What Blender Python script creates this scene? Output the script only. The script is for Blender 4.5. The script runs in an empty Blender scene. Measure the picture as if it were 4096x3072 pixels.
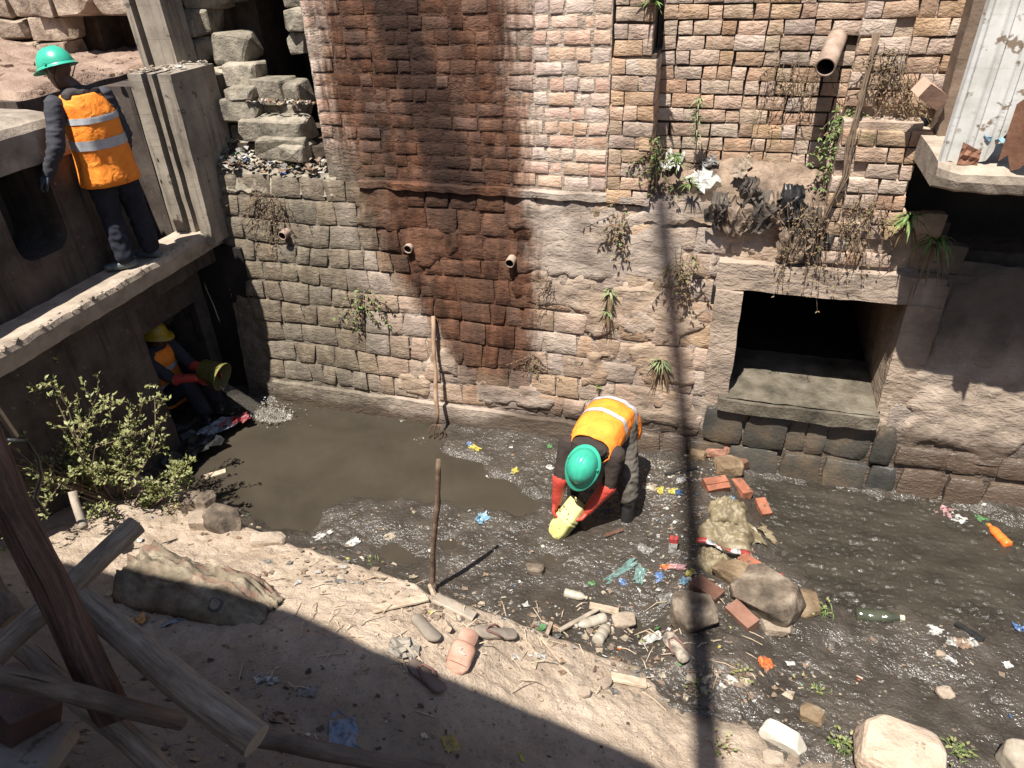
import bpy, bmesh, math, random
from math import sin, cos, pi, radians, sqrt, exp, atan2
from mathutils import Vector, Matrix, Quaternion, noise
random.seed(7)
S = bpy.context.scene
COL = S.collection

# ---------------------------------------------------------------- camera
def V(*a): return Vector(a)
CP, CY, CR = radians(32.5), radians(17.5), radians(2.2)
CF = V(-sin(CY)*cos(CP), cos(CY)*cos(CP), -sin(CP))
_r = V(cos(CY), sin(CY), 0); _u = _r.cross(CF)
CRT = _r*cos(CR) - _u*sin(CR); CUP = _r*sin(CR) + _u*cos(CR)
CLOC = V(0, 0, 4.3)
cam = bpy.data.cameras.new('camera'); camo = bpy.data.objects.new('camera', cam); COL.objects.link(camo)
cam.sensor_width = 36; cam.lens = 2900/4096*36; cam.clip_start = .05; cam.clip_end = 600
camo.matrix_world = Matrix(((CRT.x, CUP.x, -CF.x, CLOC.x), (CRT.y, CUP.y, -CF.y, CLOC.y), (CRT.z, CUP.z, -CF.z, CLOC.z), (0, 0, 0, 1)))
S.camera = camo
# ---------------------------------------------------------------- sky, sun, exposure
SUN = V(.16, .55, -1.25).normalized()
w = bpy.data.worlds.new('World'); S.world = w; w.use_nodes = True
nt = w.node_tree; bg = nt.nodes['Background']; sk = nt.nodes.new('ShaderNodeTexSky'); sk.sky_type = 'NISHITA'
sk.sun_disc = False; sk.sun_elevation = math.asin(-SUN.z); sk.sun_rotation = atan2(-SUN.x, -SUN.y)
nt.links.new(sk.outputs[0], bg.inputs[0]); bg.inputs[1].default_value = .06
sl = bpy.data.lights.new('sun', 'SUN'); sl.energy = 5.0; sl.angle = radians(.5); sl.color = (1, .95, .87)
so = bpy.data.objects.new('sun', sl); COL.objects.link(so); so.rotation_euler = SUN.to_track_quat('-Z', 'Y').to_euler(); so.location = (-3, -6, 14)
S.view_settings.view_transform = 'Standard'; S.view_settings.look = 'None'; S.view_settings.exposure = 1.02; S.view_settings.gamma = 1
S.render.engine = 'CYCLES'; S.cycles.max_bounces = 4; S.cycles.diffuse_bounces = 3; S.cycles.glossy_bounces = 2; S.cycles.transmission_bounces = 4; S.cycles.transparent_max_bounces = 6; S.cycles.caustics_reflective = False; S.cycles.caustics_refractive = False; S.render.resolution_x = 1024; S.render.resolution_y = 768

# ---------------------------------------------------------------- helpers
def ray(px, py): return CF + CRT*((px-2048)/2900) - CUP*((py-1536)/2900)
def atz(px, py, z): d = ray(px, py); return CLOC + d*((z-CLOC.z)/d.z)
def aty(px, py, y): d = ray(px, py); return CLOC + d*((y-CLOC.y)/d.y)
def atx(px, py, x): d = ray(px, py); return CLOC + d*((x-CLOC.x)/d.x)
def hitf(px, py, h):                  # where a sight line meets a height field
    d = ray(px, py); t = 1.5; st = .06
    while t < 14:
        x, y, z = CLOC.x+d.x*t, CLOC.y+d.y*t, CLOC.z+d.z*t
        if z <= h(x, y): break
        t += st
    lo, hi = t-st, t
    for _ in range(9):
        m = (lo+hi)/2
        if CLOC.z+d.z*m <= h(CLOC.x+d.x*m, CLOC.y+d.y*m): hi = m
        else: lo = m
    return CLOC+d*hi
def fbm(x, y, z=0., o=4): return noise.fractal(Vector((x, y, z)), 1., 2., o)
def sstep(a, b, x):
    t = min(1, max(0, (x-a)/(b-a))); return t*t*(3-2*t)
def lerp(a, b, t): return a+(b-a)*t
def interp(tab, x):
    if x <= tab[0][0]: return tab[0][1]
    for (a, p), (b, q) in zip(tab, tab[1:]):
        if x <= b: return p+(q-p)*(x-a)/(b-a)
    return tab[-1][1]
def sdpoly(x, y, P):                  # signed distance, negative inside
    d = 1e9; ins = False; n = len(P)
    for i in range(n):
        ax, ay = P[i]; bx, by = P[(i+1) % n]
        ex, ey = bx-ax, by-ay; t = max(0, min(1, ((x-ax)*ex+(y-ay)*ey)/(ex*ex+ey*ey)))
        d = min(d, (x-ax-t*ex)**2+(y-ay-t*ey)**2)
        if (ay > y) != (by > y) and x < (bx-ax)*(y-ay)/(by-ay)+ax: ins = not ins
    return -sqrt(d) if ins else sqrt(d)

class MB:
    def __init__(s): s.v = []; s.f = []; s.m = []; s.mi = 0
    def add(s, vs, fs):
        o = len(s.v); s.v += [tuple(p) for p in vs]; s.f += [tuple(i+o for i in f) for f in fs]; s.m += [s.mi]*len(fs); return s
    def box(s, a, b, jit=0., rng=random):
        (x0, y0, z0), (x1, y1, z1) = a, b
        vs = [(x, y, z) for z in (z0, z1) for y in (y0, y1) for x in (x0, x1)]
        if jit: vs = [(x+rng.uniform(-jit, jit), y+rng.uniform(-jit, jit), z+rng.uniform(-jit, jit)) for x, y, z in vs]
        return s.add(vs, [(0, 2, 3, 1), (4, 5, 7, 6), (0, 1, 5, 4), (2, 6, 7, 3), (0, 4, 6, 2), (1, 3, 7, 5)])
    def rings(s, R, cap=True, close=True):   # loft through rings of equal count
        n = len(R[0]); vs = [p for r in R for p in r]; fs = []
        for i in range(len(R)-1):
            for j in range(n if close else n-1):
                k = (j+1) % n; fs.append((i*n+j, i*n+k, (i+1)*n+k, (i+1)*n+j))
        if cap: fs.append(tuple(range(n-1, -1, -1))); fs.append(tuple((len(R)-1)*n+j for j in range(n)))
        return s.add(vs, fs)
    def tube(s, path, rad, seg=8, cap=True, nz=0., ns=3.):
        P = [Vector(p) for p in path]; R = []
        up = None
        for i, p in enumerate(P):
            t = (P[min(i+1, len(P)-1)]-P[max(i-1, 0)]).normalized()
            if up is None:
                up = V(0, 0, 1) if abs(t.z) < .9 else V(1, 0, 0)
            a = t.cross(up).normalized(); b = a.cross(t).normalized(); up = b
            r = rad[i] if isinstance(rad, (list, tuple)) else rad
            ring = []
            for j in range(seg):
                q = a*cos(2*pi*j/seg)+b*sin(2*pi*j/seg)
                k = 1+(nz*noise.noise((p+q*r*2)*ns) if nz else 0)
                ring.append(p+q*r*k)
            R.append(ring)
        return s.rings(R, cap)
    def grid(s, nu, nv, fn):
        vs = [fn(i/nu, j/nv) for j in range(nv+1) for i in range(nu+1)]
        return s.add(vs, [(j*(nu+1)+i, j*(nu+1)+i+1, (j+1)*(nu+1)+i+1, (j+1)*(nu+1)+i) for j in range(nv) for i in range(nu)])
    def mesh(s, name, mats, smooth=False):
        me = bpy.data.meshes.new(name); me.from_pydata(s.v, [], s.f)
        for m in (mats if isinstance(mats, (list, tuple)) else [mats]): me.materials.append(m)
        if len(me.materials) > 1: me.polygons.foreach_set('material_index', s.m)
        if smooth: me.polygons.foreach_set('use_smooth', [True]*len(me.polygons))
        me.update(); return me
    def build(s, name, mats, parent=None, smooth=False, label=None, fix=True):
        return link(name, s.mesh(name, mats, smooth), parent, label)
def link(name, me, parent=None, label=None, mw=None):
    o = bpy.data.objects.new(name, me); COL.objects.link(o)
    if mw is not None: o.matrix_basis = mw
    if parent:
        o.parent = parent; o.matrix_parent_inverse = BASE.get(parent.name, Matrix()).inverted()
    BASE[o.name] = mw.copy() if mw is not None else Matrix()
    if label: o['label'] = label
    return o
BASE = {}
def tag(o, label, cat, group=None):
    o['label'] = label; o['category'] = cat
    if group: o['group'] = group
    return o
def thing(name, label, cat, loc=(0, 0, 0), group=None):
    o = bpy.data.objects.new(name, None); COL.objects.link(o); o.location = loc; o.empty_display_size = .1
    BASE[o.name] = Matrix.Translation(Vector(loc)); return tag(o, label, cat, group)
def kind(o, k): o['kind'] = k; return o

# ---------------------------------------------------------------- materials
MATS = {}
class NT:
    def __init__(s, m): s.m = m; s.t = m.node_tree; s.n = s.t.nodes
    def N(s, typ, **k):
        n = s.n.new(typ)
        for a, b in k.items(): setattr(n, a, b)
        return n
    def L(s, a, b): s.t.links.new(a, b)
    def pos(s): return s.N('ShaderNodeNewGeometry').outputs['Position']
    def mapv(s, vec, scale): 
        n = s.N('ShaderNodeMapping'); n.inputs['Scale'].default_value = scale; s.L(vec, n.inputs[0]); return n.outputs[0]
    def noise(s, vec, scale, detail=5, rough=.6, dist=0):
        n = s.N('ShaderNodeTexNoise'); n.inputs['Scale'].default_value = scale; n.inputs['Detail'].default_value = detail
        n.inputs['Roughness'].default_value = rough; n.inputs['Distortion'].default_value = dist
        if vec is not None: s.L(vec, n.inputs[0])
        return n.outputs[0]
    def ramp(s, fac, stops, interp='LINEAR'):
        n = s.N('ShaderNodeValToRGB'); n.color_ramp.interpolation = interp; e = n.color_ramp.elements
        while len(e) < len(stops): e.new(.5)
        for el, (p, c) in zip(e, stops): el.position = p; el.color = tuple(c)+(1,) if len(c) == 3 else c
        s.L(fac, n.inputs[0]); return n.outputs[0]
    def math(s, op, a, b=None, c=None, clamp=False):
        n = s.N('ShaderNodeMath', operation=op, use_clamp=clamp)
        for i, x in enumerate((a, b, c)):
            if x is None: continue
            if isinstance(x, (int, float)): n.inputs[i].default_value = x
            else: s.L(x, n.inputs[i])
        return n.outputs[0]
    def mix(s, fac, a, b, blend='MIX'):
        n = s.N('ShaderNodeMix', data_type='RGBA', blend_type=blend)
        for i, x in ((0, fac), (6, a), (7, b)):
            if isinstance(x, (int, float)): n.inputs[i].default_value = x
            elif isinstance(x, tuple): n.inputs[i].default_value = x+(1,) if len(x) == 3 else x
            else: s.L(x, n.inputs[i])
        return n.outputs[2]
    def sm(s, x, a, b):     # smoothstep
        n = s.N('ShaderNodeMapRange', interpolation_type='SMOOTHSTEP')
        s.L(x, n.inputs[0]); 
        for i, q in ((1, a), (2, b)):
            if isinstance(q, (int, float)): n.inputs[i].default_value = q
            else: s.L(q, n.inputs[i])
        return n.outputs[0]
    def xyz(s, v): n = s.N('ShaderNodeSeparateXYZ'); s.L(v, n.inputs[0]); return n.outputs
    def bump(s, h, strength, dist, nrm=None):
        n = s.N('ShaderNodeBump'); n.inputs['Strength'].default_value = strength; n.inputs['Distance'].default_value = dist
        s.L(h, n.inputs['Height'])
        if nrm is not None: s.L(nrm, n.inputs['Normal'])
        return n.outputs[0]
def base_mat(name, rough=.8, spec=.3):
    m = bpy.data.materials.new(name); m.use_nodes = True; b = m.node_tree.nodes['Principled BSDF']
    b.inputs['Roughness'].default_value = rough; b.inputs['Specular IOR Level'].default_value = spec
    MATS[name] = m; return m, NT(m), b
def M(name, c1, c2, c3=None, scale=6, rough=.85, bump=.4, bscale=30, bdist=.01, tint=.15, spec=.25, stretch=(1, 1, 1), detail=6, lo=.3, hi=.7, obj=False, speck=None, hue=0., streak=0.):
    m, t, b = base_mat(name, rough, spec)
    if obj: p = t.N('ShaderNodeTexCoord').outputs['Object']
    else: p = t.pos()
    p = t.mapv(p, stretch)
    n1 = t.noise(p, scale, detail)
    st = [(lo, c1), (hi, c2)] if c3 is None else [(lo, c1), ((lo+hi)/2, c2), (hi, c3)]
    col = t.ramp(n1, st)
    if speck:
        n3 = t.noise(p, speck[0], 3); k = t.sm(n3, speck[1], speck[1]+.08); col = t.mix(k, col, speck[2])
    if streak:      # drips and shutter-board lines
        dr = t.noise(t.mapv(t.pos(), (16, 16, .9)), 1., 4, .65); col = t.mix(t.math('MULTIPLY', t.sm(dr, .5, .68), streak), col, tuple(k*.3 for k in c1))
        fz_ = t.math('FRACT', t.math('MULTIPLY', t.xyz(t.pos())[2], 3.7)); ln_ = t.math('SUBTRACT', 1, t.sm(fz_, .0, .035)); col = t.mix(t.math('MULTIPLY', ln_, streak*.6), col, tuple(k*.3 for k in c1))
    if tint:
        oi = t.N('ShaderNodeObjectInfo').outputs['Random']
        hs = t.N('ShaderNodeHueSaturation'); t.L(col, hs.inputs['Color']); t.L(t.math('MULTIPLY_ADD', oi, 2*tint, 1-tint), hs.inputs['Value'])
        if hue:
            t.L(t.math('MULTIPLY_ADD', t.math('FRACT', t.math('MULTIPLY', oi, 7.3)), 2*hue, .5-hue), hs.inputs['Hue'])
        col = hs.outputs[0]
    t.L(col, b.inputs['Base Color'])
    if bump:
        n2 = t.noise(p, bscale, 6, .65); t.L(t.bump(n2, bump, bdist), b.inputs['Normal'])
    return m
# ---------------------------------------------------------------- masonry materials (with the stains the wall really carries, and a darker right end)
def masonry(name, cols, scale, tint, hue, bump, bscale, bdist, rough=.9, green=.0, stain=True, leftgrey=True):
    m, t, b = base_mat(name, rough, .2)
    p = t.pos(); x, y, z = t.xyz(p)
    col = t.ramp(t.noise(p, scale, 4, .65), [(.28, cols[0]), (.5, cols[1]), (.72, cols[2])])
    oi = t.N('ShaderNodeObjectInfo').outputs['Random']
    hs = t.N('ShaderNodeHueSaturation'); t.L(col, hs.inputs['Color']); t.L(t.math('MULTIPLY_ADD', oi, 2*tint, 1-tint), hs.inputs['Value'])
    fr = t.math('FRACT', t.math('MULTIPLY', oi, 7.31)); t.L(t.math('MULTIPLY_ADD', fr, 2*hue, .5-hue), hs.inputs['Hue'])
    sa = t.math('FRACT', t.math('MULTIPLY', oi, 13.7)); t.L(t.math('MULTIPLY_ADD', sa, .5, .7), hs.inputs['Saturation'])
    col = hs.outputs[0]
    # patchy soot and lime
    pn = t.noise(p, 2.3, 3, .6); col = t.mix(t.math('MULTIPLY', t.sm(pn, .5, .75), .55), col, (.12, .095, .075))
    ln = t.noise(t.mapv(p, (9, 9, 2.2)), 1.6, 4, .7); col = t.mix(t.math('MULTIPLY', t.sm(ln, .58, .72), .45), col, (.5, .42, .34))
    rg = None
    if stain:
        wv = t.math('MULTIPLY_ADD', t.noise(t.mapv(p, (1.6, 1.6, .7)), 1.6, 4, .62), 1.9, -.95)      # ragged edge
        wf = t.math('MULTIPLY_ADD', t.noise(t.mapv(p, (22, 22, 2.5)), 1., 3, .7), .8, -.4)           # run marks
        # the rusty seep running down from the outlet above: centre shifts right as it falls
        xc = t.math('MULTIPLY_ADD', t.sm(z, .7, 2.6), -.55, -1.95)
        hw = t.math('MULTIPLY_ADD', t.sm(z, .3, 2.4), .46, .32)
        dx = t.math('DIVIDE', t.math('ABSOLUTE', t.math('SUBTRACT', x, xc)), hw)
        dx = t.math('ADD', t.math('ADD', dx, t.math('MULTIPLY', wv, .42)), t.math('MULTIPLY', wf, .7))
        k = t.math('SUBTRACT', 1, t.sm(dx, .85, 1.35))
        k = t.math('MULTIPLY', t.math('MULTIPLY', k, t.sm(z, .25, .85)), t.math('MULTIPLY_ADD', fr, .12, .9))
        sc = t.ramp(t.noise(t.mapv(p, (5, 5, 2)), 1.5, 4, .65), [(.3, (.024, .012, .008)), (.5, (.075, .033, .019)), (.7, (.145, .068, .038))])
        col = t.mix(k, col, sc)
        # its black core
        d2 = t.math('ADD', t.math('DIVIDE', t.math('ABSOLUTE', t.math('SUBTRACT', x, t.math('MULTIPLY_ADD', t.sm(z, 2.2, 3.8), -.35, -2.3))), .27), t.math('MULTIPLY', wv, .9))
        d2 = t.math('ADD', d2, t.math('MULTIPLY', wf, .6))
        k2 = t.math('MULTIPLY', t.math('SUBTRACT', 1, t.sm(d2, .4, 1.1)), t.sm(z, 1.7, 2.4)); col = t.mix(t.math('MULTIPLY', k2, .85), col, (.028, .016, .012))
        # grey-green weathering at the left end
        gx = t.math('ADD', x, t.math('MULTIPLY', wv, .5)); kg = t.math('MULTIPLY', t.math('SUBTRACT', 1, t.sm(gx, -3.5, -2.7)), t.math('SUBTRACT', 1, t.sm(z, 2.35, 2.9)))
        gc = t.ramp(t.noise(t.mapv(p, (6, 6, 3)), 2., 4), [(.3, (.055, .048, .036)), (.55, (.13, .112, .082)), (.75, (.22, .19, .145))])
        col = t.mix(t.math('MULTIPLY', kg, .8), col, gc)
        # damp foot of the wall
        fz = t.math('ADD', t.math('SUBTRACT', z, t.math('MULTIPLY_ADD', t.sm(x, -2.2, -1.2), .24, .1)), t.math('MULTIPLY', wv, .16))
        fz = t.math('SUBTRACT', t.math('SUBTRACT', fz, t.math('MULTIPLY', t.sm(x, .0, 1.), .08)), t.math('MULTIPLY', t.sm(x, 1.2, 1.8), .16))
        kw = t.math('SUBTRACT', 1, t.sm(fz, -.02, .14)); col = t.mix(t.math('MULTIPLY', kw, .85), col, t.mix(t.noise(p, 7, 4), (.032, .022, .016), (.085, .058, .04)))
        # near-black mottling under the slab at the right end, denser towards the top
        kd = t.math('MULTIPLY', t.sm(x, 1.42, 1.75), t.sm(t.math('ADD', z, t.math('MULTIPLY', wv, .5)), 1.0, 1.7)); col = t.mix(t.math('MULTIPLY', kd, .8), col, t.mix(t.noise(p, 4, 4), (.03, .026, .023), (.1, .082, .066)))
        rg = t.math('MULTIPLY_ADD', kw, -.45, rough)
        t.L(rg, b.inputs['Roughness'])
        t.L(t.math('MULTIPLY_ADD', kw, .4, .2), b.inputs['Specular IOR Level'])
    if green:
        kn = t.sm(t.noise(p, 5, 5, .7), .55, .7); zz = t.sm(z, 2.4, 2.8); col = t.mix(t.math('MULTIPLY', t.math('MULTIPLY', kn, green), zz), col, (.10, .105, .04))
    t.L(col, b.inputs['Base Color'])
    n2 = t.noise(p, bscale, 4, .7); n3 = t.noise(t.mapv(p, (1, 1, 2.2)), bscale*.35, 3, .6, .6)
    t.L(t.bump(n2, bump, bdist, t.bump(n3, bump, bdist*2.2)), b.inputs['Normal'])
    return m
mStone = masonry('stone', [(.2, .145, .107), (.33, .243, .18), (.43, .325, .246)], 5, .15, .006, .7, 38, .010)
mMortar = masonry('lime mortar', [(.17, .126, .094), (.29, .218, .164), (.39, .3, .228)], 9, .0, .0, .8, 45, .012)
mBrick = masonry('fired brick', [(.4, .275, .2), (.54, .385, .3), (.62, .475, .385)], 7, .17, .012, .6, 55, .008)
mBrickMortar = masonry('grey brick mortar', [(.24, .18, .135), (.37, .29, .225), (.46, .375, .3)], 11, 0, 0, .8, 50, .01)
mBrick2 = masonry('weathered brick', [(.25, .165, .115), (.4, .28, .2), (.51, .375, .28)], 7, .2, .008, .65, 50, .01, green=.5, stain=False)
mDeep = M('dark joint filling', (.04, .03, .023), (.1, .075, .056), scale=9, tint=0, bump=.8, bscale=30)
mStoneWet = M('wet slimy stone', (.028, .03, .031), (.066, .06, .05), (.15, .105, .066), scale=2.2, rough=.3, spec=.5, bump=.8, bscale=30, bdist=.014, tint=.2)
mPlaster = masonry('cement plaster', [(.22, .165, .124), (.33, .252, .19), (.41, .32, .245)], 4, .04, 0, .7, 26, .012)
mConc = M('concrete', (.16, .135, .11), (.27, .23, .185), (.34, .295, .24), scale=3.2, bump=.35, bscale=40, bdist=.006, tint=.04, speck=(9, .62, (.11, .09, .07)), streak=.5)
mDeepShade = M('painted deep shade', (.012, .010, .009), (.03, .025, .022), scale=4, bump=.4, bscale=30, tint=0)  # shade of the tunnel and recesses, painted in as a near-black colour
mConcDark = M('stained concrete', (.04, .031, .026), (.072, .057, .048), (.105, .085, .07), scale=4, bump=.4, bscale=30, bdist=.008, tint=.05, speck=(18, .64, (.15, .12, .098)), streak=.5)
mConcLight = M('dusty concrete', (.2, .16, .125), (.33, .272, .215), (.42, .355, .285), scale=6, bump=.6, bscale=40, bdist=.01, tint=0)
mRuin = M('grey rubble stone', (.1, .088, .07), (.24, .21, .165), (.36, .315, .25), scale=7, bump=1., bscale=26, bdist=.02, tint=.22)
mDirtUp = M('pink earth', (.16, .105, .08), (.27, .185, .14), (.36, .265, .205), scale=3.5, bump=1, bscale=20, bdist=.035, tint=0)

# ---------------------------------------------------------------- channel bed, water, bank
EDGE = [(-9, 4.0), (-5, 3.85), (-4.32, 3.77), (-3.85, 3.63), (-2.97, 3.2), (-2.39, 3.07), (-1.96, 2.99), (-1.54, 2.88), (-1.22, 2.9), (-.91, 2.98), (-.42, 3.02), (.06, 3.05), (.53, 3.05), (.68, 2.93), (1.12, 2.92), (1.66, 2.88), (2.2, 2.8), (5, 2.7), (12, 2.7)]
LIP = [(-9, .2), (-4.32, .25), (-3.85, .3), (-2.97, .5), (-2.39, .6), (-1.96, .65), (-1.54, .7), (-1.22, .6), (-.91, .42), (-.42, .22), (.06, .12), (.53, .10), (3, .08)]
POND = [tuple(atz(*p, .02)[:2]) for p in [(900, 1640), (1290, 1600), (1700, 1690), (1760, 1800), (1950, 1880), (2130, 2010), (2060, 2060), (1850, 1990), (1640, 2000), (1400, 1985), (1260, 2040), (1240, 2130), (1100, 2130), (900, 2040), (740, 1950), (600, 1800)]]
STREAM = [tuple(atz(*p, .02)[:2]) for p in [(2960, 1860), (3400, 1950), (3900, 2070), (4600, 2200), (4600, 2750), (3900, 2480), (3500, 2440), (3200, 2390), (3130, 2180), (3000, 2060)]]
PUD = [(atz(1640, 2250, .02), .16), (atz(1560, 2200, .02), .12), (atz(2200, 2240, .02), .12), (atz(2300, 2100, .02), .2), (atz(1800, 2180, .02), .1), (atz(2560, 2520, .02), .12), (atz(3330, 2610, .02), .1), (atz(3700, 2760, .02), .12)]
def mud_h(x, y):
    if x < -6 or x > 4.5: return .02
    a = fbm(x*1.7, y*1.7, 3, 3)*.035 + fbm(x*7, y*7, 9, 4)*.016
    h = .062 + a
    d = sdpoly(x, y, POND) + .10*fbm(x*3, y*3, 5, 3)
    h -= .13*(1-sstep(-.16, .14, d))
    d = sdpoly(x, y, STREAM) + .12*fbm(x*2.5, y*2.5, 8, 3)
    h -= .09*(1-sstep(-.3, .2, d))
    for c, r in PUD:
        dd = (x-c.x)**2+(y-c.y)**2
        if dd < 4*r*r: h -= .055*exp(-dd/(r*r))
    ye = interp(EDGE, x); h += .10*sstep(.75, 0, y-ye)
    # silt banked against the wall, and the low dam of rubble
    h += .03*sstep(4.9, 5.5, y)*sstep(-2.4, -1.6, x)*(1-sstep(-.1, .15, x))
    dm = abs(x-lerp(.18, .30, (5.3-y)/2.4)); h += .07*(1-sstep(.1, .5, dm))*sstep(2.9, 3.3, y)
    return h
def bank_h(x, y):
    ye = interp(EDGE, x)+.05*fbm(x*2.2, 0, 1, 3)
    d = ye-y; H = interp(LIP, x)
    if d < -.6: return -.25
    if d < 0: z = H-sstep(0, .20+.25*H, -d)*(H+.08)
    else: z = H+.30*min(d, 1.25)+.95*max(0, d-1.25)
    z += (fbm(x*2.5, y*2.5, 4, 4)*.035+fbm(x*11, y*11, 2, 3)*.012)*sstep(-.15, .3, d)+.02*sstep(.12, .0, abs(d))*fbm(x*9, y*9, 3, 3)
    return min(z, 2.68+.02*fbm(x*2, y*2, 0, 3))
def ground_h(x, y): return max(mud_h(x, y), bank_h(x, y), .015)

m, t, b = base_mat('wet black mud', .3, .5)
p = t.pos(); n1 = t.noise(p, 5, 6, .65)
c = t.ramp(n1, [(.3, (.03, .025, .02)), (.5, (.05, .042, .034)), (.68, (.078, .066, .054))])
n4 = t.noise(p, 1.3, 4); x, y, z = t.xyz(p)
c = t.mix(t.math('MULTIPLY', t.sm(n4, .45, .65), .4), c, (.075, .062, .05))
fl = t.sm(t.noise(p, 42, 3, .7), .60, .68); c = t.mix(t.math('MULTIPLY', fl, .4), c, t.mix(t.noise(p, 11, 2), (.08, .068, .056), (.2, .18, .155)))
dry = t.math('MULTIPLY', t.sm(t.math('ADD', z, t.math('MULTIPLY', n1, .08)), .19, .32), .6); c = t.mix(dry, c, (.17, .135, .105))
t.L(c, b.inputs['Base Color'])
t.L(t.math('ADD', t.math('MULTIPLY_ADD', t.noise(p, 6, 3), .3, .13), t.math('MULTIPLY', dry, .45)), b.inputs['Roughness'])
nb = t.bump(t.noise(p, 45, 2, .6), .6, .03); t.L(nb, b.inputs['Normal'])
mMud = m
m, t, b = base_mat('turbid water', .2, .5); b.inputs['IOR'].default_value = 1.33
p = t.pos(); x, y, z = t.xyz(p)
c = t.ramp(t.noise(p, 1.4, 4, .55, .4), [(.35, (.036, .03, .022)), (.65, (.052, .043, .032))])
k = t.sm(x, -.3, .5); c = t.mix(k, c, t.ramp(t.noise(t.mapv(p, (1, 3, 1)), 2, 5), [(.35, (.026, .022, .017)), (.65, (.048, .041, .032))]))
t.L(c, b.inputs['Base Color']); t.L(t.math('MULTIPLY_ADD', k, .12, .12), b.inputs['Roughness'])
h1 = t.noise(p, 5, 3, .5); rip = t.noise(t.mapv(p, (1, 1.7, 1)), 17, 4, .6, .5); rip2 = t.noise(t.mapv(p, (1, 1.5, 1)), 46, 3, .6)
bm_ = t.bump(h1, .06, .05); hh = t.math('ADD', t.math('MULTIPLY', rip, .65), t.math('MULTIPLY', rip2, .35))
kk = t.math('ADD', t.math('MULTIPLY', k, t.math('MULTIPLY_ADD', t.noise(p, 1.1, 3), 1.3, -.05)), .035, clamp=True)
bn = t.N('ShaderNodeBump'); bn.inputs['Distance'].default_value = .02; t.L(t.math('MULTIPLY', hh, kk), bn.inputs['Height']); bn.inputs['Strength'].default_value = 1; t.L(bm_, bn.inputs['Normal'])
t.L(bn.outputs[0], b.inputs['Normal'])
mWater = m
m, t, b = base_mat('dry dirt', .95, .15)
p = t.pos(); x, y, z = t.xyz(p)
c = t.ramp(t.noise(p, 3.2, 7, .65), [(.28, (.26, .198, .145)), (.5, (.395, .312, .236)), (.72, (.475, .388, .302))])
g = t.sm(t.noise(p, 48, 4, .7), .56, .66); c = t.mix(t.math('MULTIPLY', g, .6), c, (.16, .115, .085))
g2 = t.sm(t.noise(p, 70, 3, .6), .64, .7); c = t.mix(g2, c, (.52, .44, .35))
# darker trodden humus higher up the bank
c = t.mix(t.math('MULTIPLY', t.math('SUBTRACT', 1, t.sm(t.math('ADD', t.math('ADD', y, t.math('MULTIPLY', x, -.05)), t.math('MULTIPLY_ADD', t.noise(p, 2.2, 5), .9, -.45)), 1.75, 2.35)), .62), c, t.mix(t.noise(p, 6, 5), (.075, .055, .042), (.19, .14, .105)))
# soaked toe where it meets the mud
wt = t.math('SUBTRACT', 1, t.sm(t.math('ADD', z, t.math('MULTIPLY_ADD', t.noise(p, 6, 5), .14, -.07)), .10, .24))
c = t.mix(t.math('MULTIPLY', wt, .85), c, (.05, .04, .032)); t.L(t.math('MULTIPLY_ADD', wt, -.45, .95), b.inputs['Roughness'])
t.L(c, b.inputs['Base Color'])
t.L(t.bump(t.noise(p, 60, 5, .7), .7, .012, t.bump(t.noise(p, 14, 6, .65), .8, .04)), b.inputs['Normal'])
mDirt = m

GX, GY = 240, 84     # coarse relief, then fine lumps on top
cz = [[mud_h(lerp(-6.2, 4.6, i/GX), lerp(2.2, 5.8, j/GY)) for i in range(GX+1)] for j in range(GY+1)]
def fn(u, v):
    x = lerp(-6.2, 4.6, u); y = lerp(2.2, 5.8, v)
    a, b_ = u*GX, v*GY; i, j = min(int(a), GX-1), min(int(b_), GY-1); a -= i; b_ -= j
    h = (cz[j][i]*(1-a)+cz[j][i+1]*a)*(1-b_)+(cz[j+1][i]*(1-a)+cz[j+1][i+1]*a)*b_
    if -4.8 < x < 3.2 and h > -.02:
        k = .2+.82*sstep(-.25, .35, noise.noise(V(x*1.6, y*2.2, 7))+.35*noise.noise(V(x*5, y*6, 1)))
        n = noise.noise(V(x*14, y*14, 2)); m_ = noise.noise(V(x*27, y*27, 5)); q = noise.noise(V(x*55, y*55, 8))
        h += k*(.010*(1-2*abs(n))-.003+.012*m_+.006*q)*(1-.7*sstep(.05, .0, h))
    return (x, y, h)
mb = MB(); mb.grid(860, 300, fn); kind(mb.build('mud', mMud, smooth=True), 'structure')
mb = MB()
def wfn(u, v):
    x = lerp(-.6, 3.1, u); y = lerp(2.5, 5.62, v); k = sstep(-.55, .35, x)*(.55+.6*sstep(-.45, .3, noise.noise(V(x*1.3, y*1.6, 3))))
    if u in (0, 1) or v in (0, 1): k = 0
    r = noise.noise(V(x*18-y*5, y*26, 1))*.6+noise.noise(V(x*42, y*54, 4))*.42+noise.noise(V(x*8, y*12, 7))*.35
    return (x, y, .028+.026*k*r)
mb.grid(330, 280, wfn)
def flat(x0, x1, y0, y1): mb.add([(x0, y0, .028), (x1, y0, .028), (x1, y1, .028), (x0, y1, .028)], [(0, 1, 2, 3)])
flat(-9, -.6, 2., 5.9); flat(3.1, 9, 2., 5.9); flat(-.6, 3.1, 2., 2.5); flat(-.6, 3.1, 5.62, 5.9)
kind(mb.build('water', mWater, smooth=True), 'structure')
TX, TY = 236, 150     # ground table for placing things
def _g(i, j):
    x = -7+i*.05; y = -1.6+j*.05
    b_ = bank_h(x, y); m_ = .015
    if y > 2.2 and -6.2 <= x <= 4.6: m_ = max(m_, cz[min(GY, round((y-2.2)/3.6*GY))][min(GX, round((x+6.2)/10.8*GX))])
    return max(b_, m_)
GT = [[_g(i, j) for i in range(TX+1)] for j in range(TY+1)]
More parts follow.
